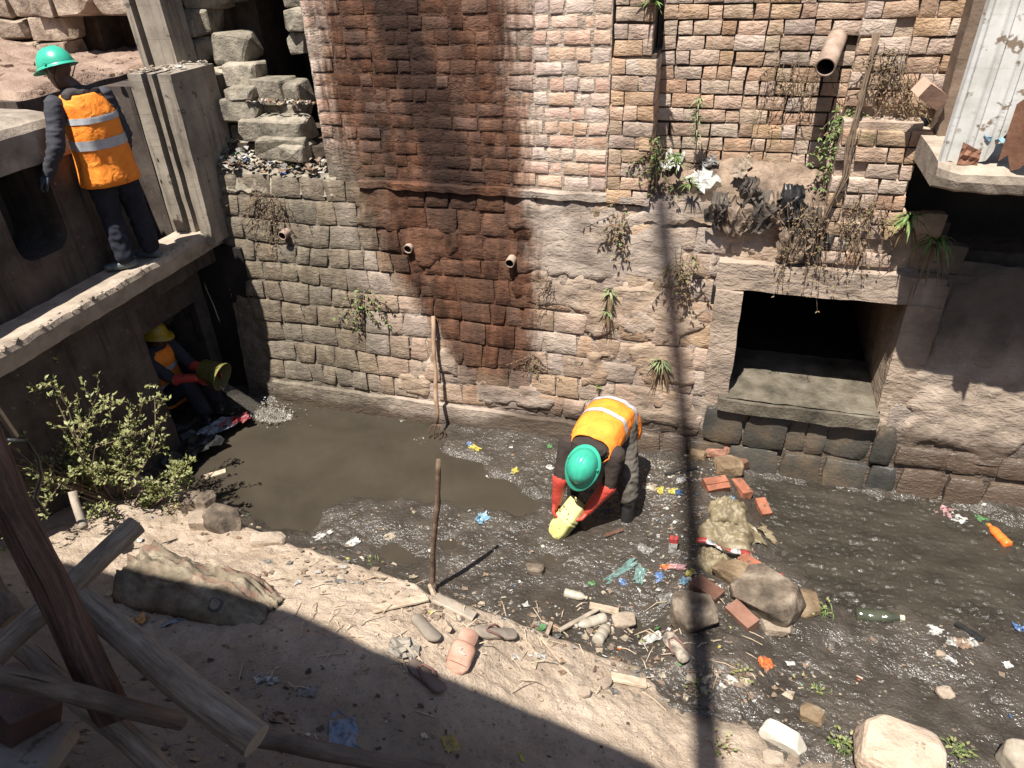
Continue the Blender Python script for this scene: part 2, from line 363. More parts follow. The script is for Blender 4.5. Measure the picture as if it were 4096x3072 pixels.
def ground_h(x, y):
    a, b_ = (x+7)*20, (y+1.6)*20
    if not (0 <= a < TX and 0 <= b_ < TY): return .015 if y > 2.5 else 2.66
    i, j = int(a), int(b_); a -= i; b_ -= j; p, q = GT[j], GT[j+1]
    return (p[i]*(1-a)+p[i+1]*a)*(1-b_)+(q[i]*(1-a)+q[i+1]*a)*b_
mb = MB()
def fn(u, v):
    x = lerp(-7, 4.8, u); d = lerp(-.35, 4.3, v**1.25); y = interp(EDGE, x)-d
    return (x, y, bank_h(x, y)+(.010*noise.noise(V(x*17, y*17, 3))+.009*max(0, noise.noise(V(x*38, y*38, 6)))+.012*max(0, noise.noise(V(x*9, y*9, 1))-.25))*sstep(-.1, .1, d))
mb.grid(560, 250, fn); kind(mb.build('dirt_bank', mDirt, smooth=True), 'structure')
mb = MB()   # the wide ground: low plain under everything, terrace behind the photographer, terrace beyond the walls
def gfn(u, v):
    x = lerp(-250, 250, u); y = lerp(-250, 250, v); return (x, y, -.45)
mb.grid(8, 8, gfn)
mb.add([(-250, -250, 2.62), (250, -250, 2.62), (250, -1.2, 2.62), (-250, -1.2, 2.62)], [(0, 1, 2, 3)])
mb.add([(-250, 8.3, 3.0), (250, 8.3, 3.0), (250, 250, 3.0), (-250, 250, 3.0)], [(0, 1, 2, 3)])
kind(mb.build('ground', mDirtUp), 'structure')
# ---------------------------------------------------------------- masonry pieces
def block_mesh(name, quad, depth, mat, rng, proud=.0, nu=6, nv=5, rough=.009, round_=.05, bulge=.007):
    """a stone: quad = (bl, br, tr, tl) in wall coords (x, z); faces -y, back at +depth"""
    sd = rng.uniform(0, 99)
    def P(u, v):
        a, b_, c_, d_ = quad
        # round the corners of the unit square
        U, W = 2*u-1, 2*v-1; k = round_
        U2 = U*(1-k*.5*W*W*W*W); W2 = W*(1-k*.5*U*U*U*U)
        u2, v2 = (U2+1)/2, (W2+1)/2
        x = lerp(lerp(a[0], b_[0], u2), lerp(d_[0], c_[0], u2), v2); z = lerp(lerp(a[1], b_[1], u2), lerp(d_[1], c_[1], u2), v2)
        return x, z
    vs = []; fs = []
    W_ = max(.03, abs(quad[1][0]-quad[0][0])); H_ = max(.03, abs(quad[3][1]-quad[0][1]))
    eu, ev = min(.2, .011/W_), min(.2, .011/H_)
    us = [0, eu]+[lerp(eu, 1-eu, k/(nu-2)) for k in range(1, nu-2)]+[1-eu, 1]
    ws = [0, ev]+[lerp(ev, 1-ev, k/(nv-2)) for k in range(1, nv-2)]+[1-ev, 1]
    for j in range(nv+1):
        for i in range(nu+1):
            x, z = P(us[i], ws[j])
            e = min(i, nu-i, j, nv-j)
            n = noise.noise(V(x*7+sd, z*7, sd)); n2 = noise.noise(V(x*21, sd, z*21)); n3 = noise.noise(V(x*11, z*11, sd+5))
            if e <= 1: x += n2*rough; z += n3*rough
            y = -proud-(0 if e else -bulge)-n*rough*1.1-n2*rough*.5
            vs.append((x, y, z))
    for j in range(nv):
        for i in range(nu): fs.append((j*(nu+1)+i, j*(nu+1)+i+1, (j+1)*(nu+1)+i+1, (j+1)*(nu+1)+i))
    ring = [i for i in range(nu+1)]+[(j*(nu+1)+nu) for j in range(1, nv+1)]+[nv*(nu+1)+i for i in range(nu-1, -1, -1)]+[j*(nu+1) for j in range(nv-1, 0, -1)]
    n = len(ring); o = len(vs); vs += [vs[k] for k in ring]+[(vs[k][0], depth, vs[k][2]) for k in ring]; nf = len(fs)
    for k in range(n): fs.append((o+k, o+n+k, o+n+(k+1) % n, o+(k+1) % n))
    me = bpy.data.meshes.new(name); me.from_pydata(vs, [], fs); me.materials.append(mat)
    me.polygons.foreach_set('use_smooth', [True]*nf+[False]*(len(fs)-nf)); me.update(); return me
def rbox(mb, a, b, n=(6, 2, 10), amp=.008, seed=0):
    """box with subdivided, slightly uneven faces"""
    (ax, ay, az), (bx, by, bz) = a, b
    def d(p):
        q = V(*p)*6; return V(p[0]+amp*noise.noise(q+V(seed, 0, 0)), p[1]+amp*noise.noise(q+V(0, seed, 9)), p[2]+amp*noise.noise(q+V(5, 0, seed)))
    nx, ny, nz = n
    mb.grid(nx, nz, lambda u, v: d((lerp(ax, bx, u), ay, lerp(az, bz, v))))
    mb.grid(nx, nz, lambda u, v: d((lerp(bx, ax, u), by, lerp(az, bz, v))))
    mb.grid(ny, nz, lambda u, v: d((bx, lerp(ay, by, u), lerp(az, bz, v))))
    mb.grid(ny, nz, lambda u, v: d((ax, lerp(by, ay, u), lerp(az, bz, v))))
    mb.grid(nx, ny, lambda u, v: d((lerp(ax, bx, u), lerp(ay, by, v), bz)))
    mb.grid(nx, ny, lambda u, v: d((lerp(ax, bx, u), lerp(by, ay, v), az)))
def ysw(z): return 5.5+.1*z                       # battered face of the stone wall
CUL = (.22, 1.41, .74, 1.73)                      # culvert opening x0 x1 z0 z1
rng = random.Random(11)
wall = thing('stone_retaining_wall', 'tall battered wall of rough brown stone blocks along the channel', 'wall', (-1, 5.6, 0))
rows = []; z = .30
while z < 2.36:
    h = rng.uniform(.185, .235); rows.append((z, min(z+h, 2.40))); z += h
def wav(x, k): return .035*noise.noise(V(x*.9, k*3.1, 0))+.014*noise.noise(V(x*3.7, k*2.3, 4))
def place_stone(q, proud, parent=wall, mat=None, **kw):
    cx = sum(p[0] for p in q)/4; cz = sum(p[1] for p in q)/4
    me = block_mesh('stone', [(x-cx, zz-cz) for x, zz in q], .12, mat or mStone, rng, proud, **kw)
    mw = Matrix.Translation((cx, ysw(cz), cz)) @ Matrix.Rotation(-math.atan(.1), 4, 'X')
    return link('stone', me, parent, mw=mw)
nst = 0
for k, (z0, z1) in enumerate(rows):
    x = -4.36-.14*z0+rng.uniform(-.05, .0); top = k == len(rows)-1
    while x < 2.75:
        wd = rng.choice((.15, .19, .21, .23, .26, .3, .36))*rng.uniform(.92, 1.08)
        if x > -.9: wd *= 1.12
        x1 = x+wd
        zc = (z0+z1)/2
        incul = x1 > .02 and x < 1.62 and (.28 < zc < 1.93)
        if incul and x < .02 and .02-x > .1: x1 = .02; incul = False
        if incul and x1 > 1.62+.12 and x >= 1.3: x = 1.62; x1 = max(x1, x+.2); incul = False
        smooth_zone = x > 1.4 and zc > .5             # plastered stretch at the right
        if not incul and not smooth_zone:
            g = rng.uniform(.002, .007) if rng.random() < .72 else rng.uniform(.008, .016)
            tl = rng.uniform(-.02, .02); tr = rng.uniform(-.02, .02)
            q = [(x+g-tl, z0+wav(x, k)+g), (x1-g-tr, z0+wav(x1, k)+g), (x1-g+tr, z1+wav(x1, k+1)-g), (x+g+tl, z1+wav(x, k+1)-g)]
            pr = rng.uniform(-.006, .012)
            if x < -2.9: pr += .006
            place_stone(q, pr); nst += 1
        x = x1
# big wet footing stones on the right and under the culvert
x = -.55
while x < 3.2:
    wd = rng.choice((.24, .3, .36, .44)); x1 = x+wd
    q = [(x+.006, -.08), (x1-.006, -.08), (x1-.006-rng.uniform(0, .02), .29+rng.uniform(-.03, .01)), (x+.006+rng.uniform(0, .02), .29+rng.uniform(-.03, .01))]
    place_stone(q, rng.uniform(.02, .06), round_=.18, rough=.016, mat=mStoneWet if -.1 < x < 1.45 else None); x = x1
x = .03
while x < 1.58:
    wd = rng.choice((.16, .24, .3, .36)); x1 = min(x+wd, 1.62)
    place_stone([(x+.004-rng.uniform(0, .015), .275+rng.uniform(0, .03)), (x1-.004, .275+rng.uniform(0, .03)), (x1-.004-rng.uniform(0, .02), .64), (x+.004+rng.uniform(0, .02), .64)], rng.uniform(.0, .04), round_=.2, rough=.016, mat=mStoneWet); x = x1
x = 1.62
while x < 3.1:
    wd = rng.uniform(.25, .42); x1 = x+wd
    place_stone([(x+.012, .31), (x1-.012, .32), (x1-.012, .50+rng.uniform(-.03, .03)), (x+.02, .49)], rng.uniform(.0, .03), round_=.14); x = x1
def wall_sheet(name, x0, x1, z0, z1, off, mat, parent, nx, nz, amp=.008, freq=9, back=.35, yf=ysw, hole=None, label=None):
    mb = MB()
    def f(u, v):
        x = lerp(x0, x1, u); zz = lerp(z0, z1, v)
        return (x, yf(zz)+off+amp*fbm(x*freq, zz*freq, 3, 4), zz)
    mb.grid(nx, nz, f)
    if hole:
        keep = []
        for fc in mb.f:
            cx = sum(mb.v[i][0] for i in fc)/4; cz = sum(mb.v[i][2] for i in fc)/4
            if not (hole[0] < cx < hole[1] and hole[2] < cz < hole[3]) and not (cx > 1.45 and cz > 1.98): keep.append(fc)
        mb.f = keep; mb.m = [0]*len(keep)
    if back: mb.box((x0, yf(z1)+back*.4, z0), (x1, yf(z1)+back, z1)) if not hole else None
    return mb.build(name, mat, parent, smooth=True, label=label)
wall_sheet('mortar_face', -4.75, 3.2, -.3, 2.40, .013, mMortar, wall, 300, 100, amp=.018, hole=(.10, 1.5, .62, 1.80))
# smooth cement footing band low on the left
mb = MB(); mb.grid(90, 8, lambda u, v: (lerp(-4.40, -.5, u), ysw(.0)-.035+.02*v+.006*fbm(u*30, v*3, 1), lerp(-.2, .27+.02*fbm(u*9, 0, 2), v)))
mb.grid(90, 1, lambda u, v: (lerp(-4.40, -.5, u), ysw(0)-.015+.06*v, .27+.02*fbm(u*9, 0, 2)))
mb.build('footing', mPlaster, wall, smooth=True, label='smooth cement footing band at the foot of the wall')
mb = MB(); rbox(mb, (-3.15, 5.70, 2.36), (-.60, 5.80, 2.415), (70, 2, 2), .02, 6); mb.build('coping', mPlaster, wall, label='thin worn cement ledge between stone wall and bricks')
# plaster smears over the stones (right of the stain and right of the culvert)
def smear(x0, x1, z0, z1, seed, amp=.02, thr=.0, off=.0):
    mb = MB(); n = int((x1-x0)/.035); mz = int((z1-z0)/.035)
    def f(u, v):
        x = lerp(x0, x1, u); zz = lerp(z0, z1, v); e = min(u, 1-u, v, 1-v)*2
        k = fbm(x*2.4+seed, zz*2.4, seed, 4)+thr+.9*sstep(0, .5, e)-.55
        y = ysw(zz)-.012-off+amp*fbm(x*6, zz*9, seed, 5)
        return (x, y+.07*(1-sstep(-.15, .18, k)), zz)
    mb.grid(n, mz, f); return mb.build('plaster_smear', mPlaster, wall, smooth=True)
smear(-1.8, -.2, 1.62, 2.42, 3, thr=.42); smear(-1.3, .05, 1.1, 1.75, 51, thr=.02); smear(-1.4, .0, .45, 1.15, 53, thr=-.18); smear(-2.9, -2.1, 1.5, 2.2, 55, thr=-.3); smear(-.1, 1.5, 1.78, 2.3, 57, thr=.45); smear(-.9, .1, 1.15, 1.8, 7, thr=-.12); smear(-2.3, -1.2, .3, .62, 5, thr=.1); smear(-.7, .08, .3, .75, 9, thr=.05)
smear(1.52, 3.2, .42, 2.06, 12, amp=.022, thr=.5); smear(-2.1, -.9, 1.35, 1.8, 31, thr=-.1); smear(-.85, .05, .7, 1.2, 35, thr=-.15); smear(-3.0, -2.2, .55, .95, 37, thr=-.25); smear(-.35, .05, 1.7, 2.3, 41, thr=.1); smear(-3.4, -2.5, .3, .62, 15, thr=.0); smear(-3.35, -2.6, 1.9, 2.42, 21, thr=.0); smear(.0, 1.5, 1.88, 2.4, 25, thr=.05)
mb = MB(); mb.box((-4.62, 5.90, -.3), (.0, 6.25, 2.3)); mb.box((1.62, 5.9, -.3), (3.2, 6.25, 2.1)); mb.box((0, 5.9, 1.98), (1.62, 6.25, 2.3)); mb.build('core', mDeep, wall)

# ---------------------------------------------------------------- culvert
mWetConc = M('wet slimy concrete', (.05, .044, .034), (.13, .112, .085), (.21, .185, .145), scale=5, rough=.3, spec=.5, bump=.9, bscale=34, bdist=.015, tint=0)
cv = thing('culvert', 'square concrete culvert mouth set in the stone wall, dark inside', 'culvert', (.8, 5.5, .6))
x0, x1, z0, z1 = CUL
mb = MB()
mb.box((x0-.03, 5.6, z0-.25), (x1+.03, 9, z0+.02)); mb.box((x0-.05, 5.745, z1+.004), (x1+.05, 9, z1+.2)); mb.box((x0-.25, 5.66, z0-.2), (x0-.003, 9, z1)); mb.box((x0-.2, 9.002, z0-.2), (x1+.2, 9.1, z1+.2))
mb.build('tunnel', mDeepShade, cv)
mb = MB(); mb.box((x1+.003, 5.60, z0-.2), (x1+.25, 9, z1+.19)); mb.build('side_wall', mPlaster, cv)  # left pale for the sun; the other tunnel faces have painted shade
mb = MB(); mb.grid(30, 20, lambda u, v: (lerp(x0-.02, x1, u), lerp(5.5, 6.4, v), z0+.038+.01*fbm(u*8, v*6, 2))); mb.build('tunnel_floor', mWetConc, cv, smooth=True)
mb = MB(); rbox(mb, (.0, 5.57, .52), (.215, 5.68, 1.735), (4, 2, 22), .014, 2); mb.build('jamb', mPlaster, cv)
mb = MB(); rbox(mb, (1.415, 5.60, .50), (1.66, 5.70, 1.74), (6, 2, 22), .02, 5); mb.build('jamb', mPlaster, cv)
mb = MB(); rbox(mb, (.0, 5.605, 1.738), (1.64, 5.76, 1.97), (34, 3, 10), .014, 8); mb.build('lintel', mPlaster, cv)
mb = MB(); rbox(mb, (.14, 5.47, .645), (1.42, 5.70, .765), (30, 8, 4), .018, 4); mb.build('sill', mWetConc, cv, smooth=True, label='wet concrete sill with water running over it')

# ---------------------------------------------------------------- brick walls
def brick_meshes(tag_, L, H, mat, n, seed, depth=.09, rough=.005):
    r = random.Random(seed); out = []
    for i in range(n):
        j = lambda: r.uniform(-.006, .006)
        q = [(-L/2+j(), -H/2+j()), (L/2+j(), -H/2+j()), (L/2+j(), H/2+j()), (-L/2+j(), H/2+j())]
        out.append(block_mesh('brick', q, depth, mat, r, 0, nu=5 if L > .15 else 4, nv=4, rough=rough*.8, round_=.02, bulge=.004))
    return out
def brick_wall(parent, x0f, x1f, z0, z1, yf, pitch, joint, mat, seed, skip=None, bond=None, proud=.006):
    r = random.Random(seed); H = pitch-joint
    LS, LH = .2, .098
    ms = brick_meshes('s', LS, H, mat, 10, seed+1); mh = brick_meshes('h', LH, H, mat, 8, seed+2)
    z = z0; k = 0; cnt = 0
    while z+pitch <= z1+.01:
        zc = z+pitch/2; xa, xb = x0f(zc), x1f(zc); x = xa; i = k % 2
        while x < xb-.03:
            s = (i % 2 == 0); 
            if r.random() < .16: s = not s
            L = (LS if s else LH)
            if x+L > xb: L = xb-x
            if xb-(x+L+joint) < .05: L = xb-x
            sc = L/(LS if L > .15 else LH); me = r.choice(ms if L > .15 else mh)
            if not (skip and skip(x+L/2, zc)) and L > .03:
                mw = Matrix.Translation((x+L/2, yf-proud-r.uniform(-.004, .008), zc+r.uniform(-.003, .003)+.008*noise.noise(V(x*1.3, k*.7, seed)))) @ Matrix.Rotation(r.uniform(-.02, .02), 4, 'Y') @ Matrix.Rotation(r.uniform(-.02, .02), 4, 'Z') @ Matrix.Diagonal((sc*(-1 if False else 1), 1, r.uniform(.94, 1.03), 1))
                link('brick', me, parent, mw=mw); cnt += 1
            x += L+joint*r.uniform(.8, 1.3); i += 1
        z += pitch; k += 1
    return cnt
bw = thing('brick_wall', 'pale pink brick wall with thick grey mortar and a long rusty brown stain', 'wall', (-2.2, 5.8, 2.4))
nb1 = brick_wall(bw, lambda z: -3.46, lambda z: -.965, 2.44, 4.02, 5.77, .107, .019, mBrick, 5, skip=lambda x, z: (x < -3.15+.12*fbm(z*4, 1) and z < 2.7) or noise.noise(V(x*5, z*9, 3)) > .62)
wall_sheet('mortar', -3.47, -.955, 2.38, 4.05, -.008, mBrickMortar, bw, 140, 90, amp=.007, freq=14, back=.5, yf=lambda z: 5.777)
mb = MB(); mb.box((-3.475, 5.80, 2.38), (-.95, 6.3, 4.06)); mb.build('core', mBrickMortar, bw)
pw = thing('brick_pilaster', 'narrow mossy brown brick pier between the two brick walls', 'pier', (-.8, 5.75, 2.35))
nb2 = brick_wall(pw, lambda z: -.94, lambda z: -.615+.0*z, 2.36, 3.45, 5.70, .107, .006, mBrick2, 21, proud=.0)
nb2 += brick_wall(pw, lambda z: -.93, lambda z: -.66, 3.452, 4.02, 5.72, .107, .006, mBrick2, 22, proud=.0)
mb = MB(); mb.box((-.93, 5.735, 2.33), (-.622, 6.3, 3.46)); mb.box((-.925, 5.75, 3.46), (-.67, 6.3, 4.05)); mb.build('core', mDeep, pw)
# bricks seen end-on along the pier's right side
ms = brick_meshes('e', .2, .1, mBrick2, 5, 77)
for k in range(10):
    for i in range(2):
        link('brick', random.choice(ms), pw, mw=Matrix.Translation((-.614, 5.80+.206*i+.03*(k % 2), 2.413+.107*k)) @ Matrix.Rotation(pi/2, 4, 'Z'))
rw = thing('brick_wall', 'brown brick wall with open dark joints behind the heap of rubbish', 'wall', (.1, 6.1, 2.3))
nb3 = brick_wall(rw, lambda z: -.62, lambda z: .80, 2.30, 4.02, 6.07, .104, .010, mBrick2, 31, skip=lambda x, z: (abs(x-.60) < .1 and abs(z-3.50) < .1) or (abs(x+.5) < .06 and abs(z-2.93) < .04))
mb = MB(); mb.box((-.66, 6.10, 2.2), (.95, 6.5, 4.05)); mb.build('core', mDeep, rw)
rp = thing('brick_pilaster', 'crumbling stepped brick pier with hanging roots beside the metal sheet', 'pier', (1., 5.8, 1.95))
def rpx(z): return lerp(.70, .73, (z-2)/2)
nb4 = brick_wall(rp, rpx, lambda z: 1.24+.04*sin(z*9) if z < 3.1 else 1.30, 2.0, 3.1, 5.66, .112, .012, mBrick2, 41, skip=lambda x, z: noise.noise(V(x*4, z*6, 9)) > .45 and z < 2.9, proud=.012)
nb4 += brick_wall(rp, rpx, lambda z: 1.32, 3.12, 4.02, 5.84, .112, .012, mBrick2, 42, skip=lambda x, z: (abs(x-.98) < .12 and abs(z-3.62) < .05))
mb = MB(); mb.box((.715, 5.69, 1.95), (1.22, 6.3, 3.05)); mb.box((.74, 5.87, 3.05), (1.34, 6.4, 4.05)); mb.build('core', mBrick2, rp)
# ---------------------------------------------------------------- sluice structure on the left
def conc(mb, a, b, seed, n=(8, 8, 8), amp=.008): rbox(mb, a, b, n, amp, seed)
def rub(mb, c, r, seed, n=3, amp=.28, flat=None):
    """an angular rubble lump"""
    bm = bmesh.new(); bmesh.ops.create_icosphere(bm, subdivisions=n, radius=1)
    vs = []
    for v in bm.verts:
        p = v.co.copy(); q = V(*[abs(a)**.55*(1 if a > 0 else -1) for a in p]).normalized()*(.75+.25*p.length)
        p = p.lerp(q*1.05, .75)
        k = 1+amp*noise.noise(p*1.3+V(seed, 0, 0))+amp*.35*noise.noise(p*3.7+V(0, seed, 0))
        p = V(p.x*r[0], p.y*r[1], p.z*r[2])*k
        vs.append(V(*c)+p)
    fs = [tuple(v.index for v in f.verts) for f in bm.faces]; bm.free(); mb.add(vs, fs); return mb
def hullrock(mb, c, r, seed, npt=22, sq=.45, bev=.06):
    """an angular quarried lump: bevelled hull of points on a boxy shell"""
    rg = random.Random(int(seed*1000)+7); bm = bmesh.new()
    for i in range(npt):
        v = V(rg.gauss(0, 1), rg.gauss(0, 1), rg.gauss(0, 1)).normalized(); q = V(*[abs(k)**sq*(1 if k > 0 else -1) for k in v])*rg.uniform(.86, 1.04)
        bm.verts.new(V(q.x*r[0], q.y*r[1], q.z*r[2]))
    h = bmesh.ops.convex_hull(bm, input=bm.verts); bmesh.ops.delete(bm, geom=[e for e in set(h['geom_interior']+h['geom_unused']) if isinstance(e, bmesh.types.BMVert)], context='VERTS')
    bmesh.ops.dissolve_limit(bm, angle_limit=.22, verts=bm.verts, edges=bm.edges)
    bmesh.ops.bevel(bm, geom=list(bm.edges), offset=bev*min(r), segments=1, affect='EDGES', clamp_overlap=True)
    bmesh.ops.triangulate(bm, faces=[f for f in bm.faces if len(f.verts) > 4]); bm.verts.index_update()
    n = max(r)
    for v in bm.verts: v.co += v.co.normalized()*n*.05*noise.noise(v.co*(2.5/n)+V(seed, 0, 0))
    mb.add([V(*c)+v.co for v in bm.verts], [tuple(v.index for v in f.verts) for f in bm.faces]); bm.free(); return mb
lw = thing('sluice_wall', 'dark stained concrete wall under the ledge left of the dark recess', 'wall', (-4.9, 3.6, 0))
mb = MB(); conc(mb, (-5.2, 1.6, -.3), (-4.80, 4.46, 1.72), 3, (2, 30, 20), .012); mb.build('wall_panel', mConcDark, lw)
lg = thing('concrete_ledge', 'narrow concrete ledge with a sunlit crumbling edge that a man stands on', 'ledge', (-4.9, 4.2, 1.72))
mb = MB()
def lf(y): return -4.73+.018*noise.noise(V(y*5, 0, 0))+.010*noise.noise(V(y*17, 3, 0))
N = 90
for i in range(1): 
    R = []
    for k in range(N+1):
        y = lerp(1.6, 5.72, k/N); e = lf(y); h = 1.9+.008*noise.noise(V(y*7, 7, 0))
        R.append([(-5.05, y, 1.725), (e+.0, y, 1.722), (e+.012, y, h-.05), (e, y, h-.012), (e-.03, y, h+.004), (e-.10, y, h+.002), (e-.2, y, h), (-5.05, y, h)])
    mb.rings(R)
mb.build('ledge_slab', mConcLight, lg, smooth=False)
mb = MB()
for i in range(130):
    y = random.uniform(1.8, 5.65); rub(mb, (lf(y)-random.uniform(-.012, .04), y, 1.895+random.uniform(-.02, .01)), (random.uniform(.006, .022),)*3, i, 1)
kind(mb.build('crumbs', mConcLight, lg), 'stuff')
mb = MB(); conc(mb, (-5.06, 1.6, 1.55), (-4.82, 5.7, 1.72), 3, (2, 40, 2), .012); mb.build('beam', mConcDark, lg)
pb = thing('concrete_parapet', 'bulky concrete parapet with a dark rounded opening beside the standing man', 'parapet', (-5.6, 3.8, 1.9))
mb = MB()
# body around the opening (y 3.86..4.32, z 2.22..2.86)
mb.box((-6.4, 1.2, 1.3), (-5.055, 4.585, 2.215)); mb.box((-6.4, 1.2, 2.215), (-5.055, 3.85, 2.87)); mb.box((-6.4, 4.325, 2.215), (-5.055, 4.585, 2.87)); mb.box((-6.4, 3.85, 2.215), (-5.6, 4.325, 2.87))
for sy, yy in ((1, 3.85), (-1, 4.325)):       # rounded lower corners
    pts = [(yy, 2.214)]+[(yy+sy*.14*(1-cos(a)), 2.214+.14*(1-sin(a))) for a in [pi/2*i/5 for i in range(6)]]
    pts = [(yy, 2.214)]+[(yy+sy*(.14-.14*sin(a)), 2.214+.14-.14*cos(a)) for a in [pi/2*i/5 for i in range(6)]][::-1]
    mb.rings([[(-5.056, p[0], p[1]) for p in pts], [(-5.6, p[0], p[1]) for p in pts]])
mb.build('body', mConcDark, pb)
mb = MB(); R = []
for k in range(30):
    y = lerp(1.2, 4.60, k/29); e = -5.03+.01*noise.noise(V(y*4, 1, 1)); s = 1 if k < 29 else .96
    pr = [(-6.4, 2.871), (e, 2.871), (e+.004, 3.02), (e, 3.10), (e-.03, 3.155), (e-.10, 3.19), (e-.3, 3.205), (-6.4, 3.21)]
    R.append([(px_, y, 2.871+(pz-2.871)*s+.012*noise.noise(V(y*5, px_*3, pz))) for px_, pz in pr])
mb.rings(R); mb.build('coping', mConcLight if False else M('weathered concrete', (.14, .115, .092), (.24, .2, .16), (.4, .33, .265), scale=5, bump=.7, bscale=40, bdist=.01, tint=0), pb)
sw = thing('recess_wall', 'dark concrete wall behind the standing man topped with loose earth', 'wall', (-5.6, 5, 1.2))
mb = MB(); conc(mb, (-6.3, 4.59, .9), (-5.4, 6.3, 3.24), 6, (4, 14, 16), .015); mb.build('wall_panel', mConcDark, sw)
mb = MB(); conc(mb, (-6.4, 4.40, -.3), (-5.55, 5.65, .88), 6, (4, 14, 8), .015); conc(mb, (-5.54, 5.63, -.3), (-4.5, 5.8, 1.7), 8, (8, 2, 12), .02); mb.build('recess_lining', mDeepShade, sw)
mb = MB(); conc(mb, (-5.2, 4.66, 1.16), (-5.07, 5.62, 1.52), 9, (2, 8, 4), .01); mb.build('cross_beam', mConcDark, sw)
mb = MB(); conc(mb, (-5.56, 4.4, 1.56), (-5.07, 5.12, 1.72), 9, (3, 5, 2), .01); mb.build('added_light_cover', mConcDark, sw)  # added cover that keeps sky light out of the recess
gp = thing('sluice_post', 'grey concrete sluice post with two deep vertical grooves beside the standing man', 'post', (-4.85, 5.7, 1.85))
mb = MB()
yf = 5.46; xs = [-5.07, -4.93, -4.87, -4.825, -4.765, -4.63]
segs = [(xs[0], xs[1], yf), (xs[1], xs[2], yf+.26), (xs[2], xs[3], yf+.006), (xs[3], xs[4], yf+.26), (xs[4], xs[5], yf)]
prof = []
for a, b_, y in segs: prof += [(a, y), (b_, y)]
prof += [(-4.63, 6.05), (-5.07, 6.05)]
R = []
for k in range(26):
    z = lerp(1.80, 3.31, k/25)
    R.append([(x+.006*noise.noise(V(z*6, x*9, 1)), y+.006*noise.noise(V(z*5, x*7, 4)), z+(.012*noise.noise(V(x*13, y*9, 2)) if k == 25 else 0)) for x, y in prof])
mb.rings(R); mb.build('post_body', mConc, gp)
up = thing('sluice_post', 'slim upper concrete post with one groove standing on the sluice frame', 'post', (-5.1, 6.0, 3.3))
mb = MB(); y0 = 5.93
prof = [(-5.30, y0), (-5.235, y0), (-5.235, y0+.2), (-5.165, y0+.2), (-5.165, y0), (-5.055, y0), (-4.93, y0+.02), (-4.93, y0+.30), (-5.30, y0+.30)]
mb.rings([[(x-.04*(z-3.3), y, z) for x, y in prof] for z in (3.28, 3.7, 4.1, 4.6)]); mb.build('post_body', mConc, up)
mb = MB(); conc(mb, (-6.3, 5.46, -.3), (-5.08, 6.4, 3.2), 4, (5, 5, 8), .01); conc(mb, (-5.07, 6.06, 1.2), (-4.63, 6.7, 3.2), 4, (3, 3, 8), .01); mb.build('rear_mass', mConcDark, sw)

# earth heaped behind, and the stone wall beyond it
def earth_h(x, y):
    return 3.315-.16*sstep(5.6, 7.0, y)+.28*exp(-((x+8.1)/.9)**2-((y-6.5)/.55)**2)+.07*fbm(x*2, y*2, 2, 4)+.03*fbm(x*7, y*7, 2, 4)
mb = MB(); mb.grid(110, 70, lambda u, v: (lerp(-10.5, -5.38, u), lerp(4.62, 8.4, v), earth_h(lerp(-10.5, -5.38, u), lerp(4.62, 8.4, v))-.5*(1-sstep(0, .015, v))-.45*sstep(.992, 1, u)))
kind(mb.build('earth_bank', mDirtUp, smooth=True), 'structure')
rw2 = thing('rubble_wall', 'rough grey rubble wall with a dark gap at the top left beyond the earth', 'wall', (-7.5, 7.6, 3.2))
r2 = random.Random(5); mRub2 = M('brown rubble stone', (.13, .095, .07), (.28, .215, .165), (.4, .32, .25), scale=6, bump=.9, bscale=24, bdist=.02, tint=.25)
for k in range(6):
    x = -10.3+.2*k % .3
    while x < -6.55:
        wd = r2.uniform(.28, .6); hh = .26
        if not (x+wd > -7.35 and k in (0, 1)):
            mb = MB(); hullrock(mb, (0, 0, 0), (wd/2*1.06, .2, hh/2*1.12), r2.uniform(0, 99), 26, .3, .1); link('stone', mb.mesh('stone', mRub2, False), rw2, mw=Matrix.Translation((x+wd/2, 7.55+r2.uniform(-.05, .05), 3.16+k*hh)))
        x += wd
mb = MB(); mb.box((-10.5, 7.75, 2.6), (-7.4, 8.2, 4.6)); mb.box((-7.4, 7.75, 3.8), (-6.4, 8.2, 4.6)); mb.box((-7.4, 8.1, 2.6), (-6.4, 8.2, 3.8)); mb.build('core', mDeep, rw2)

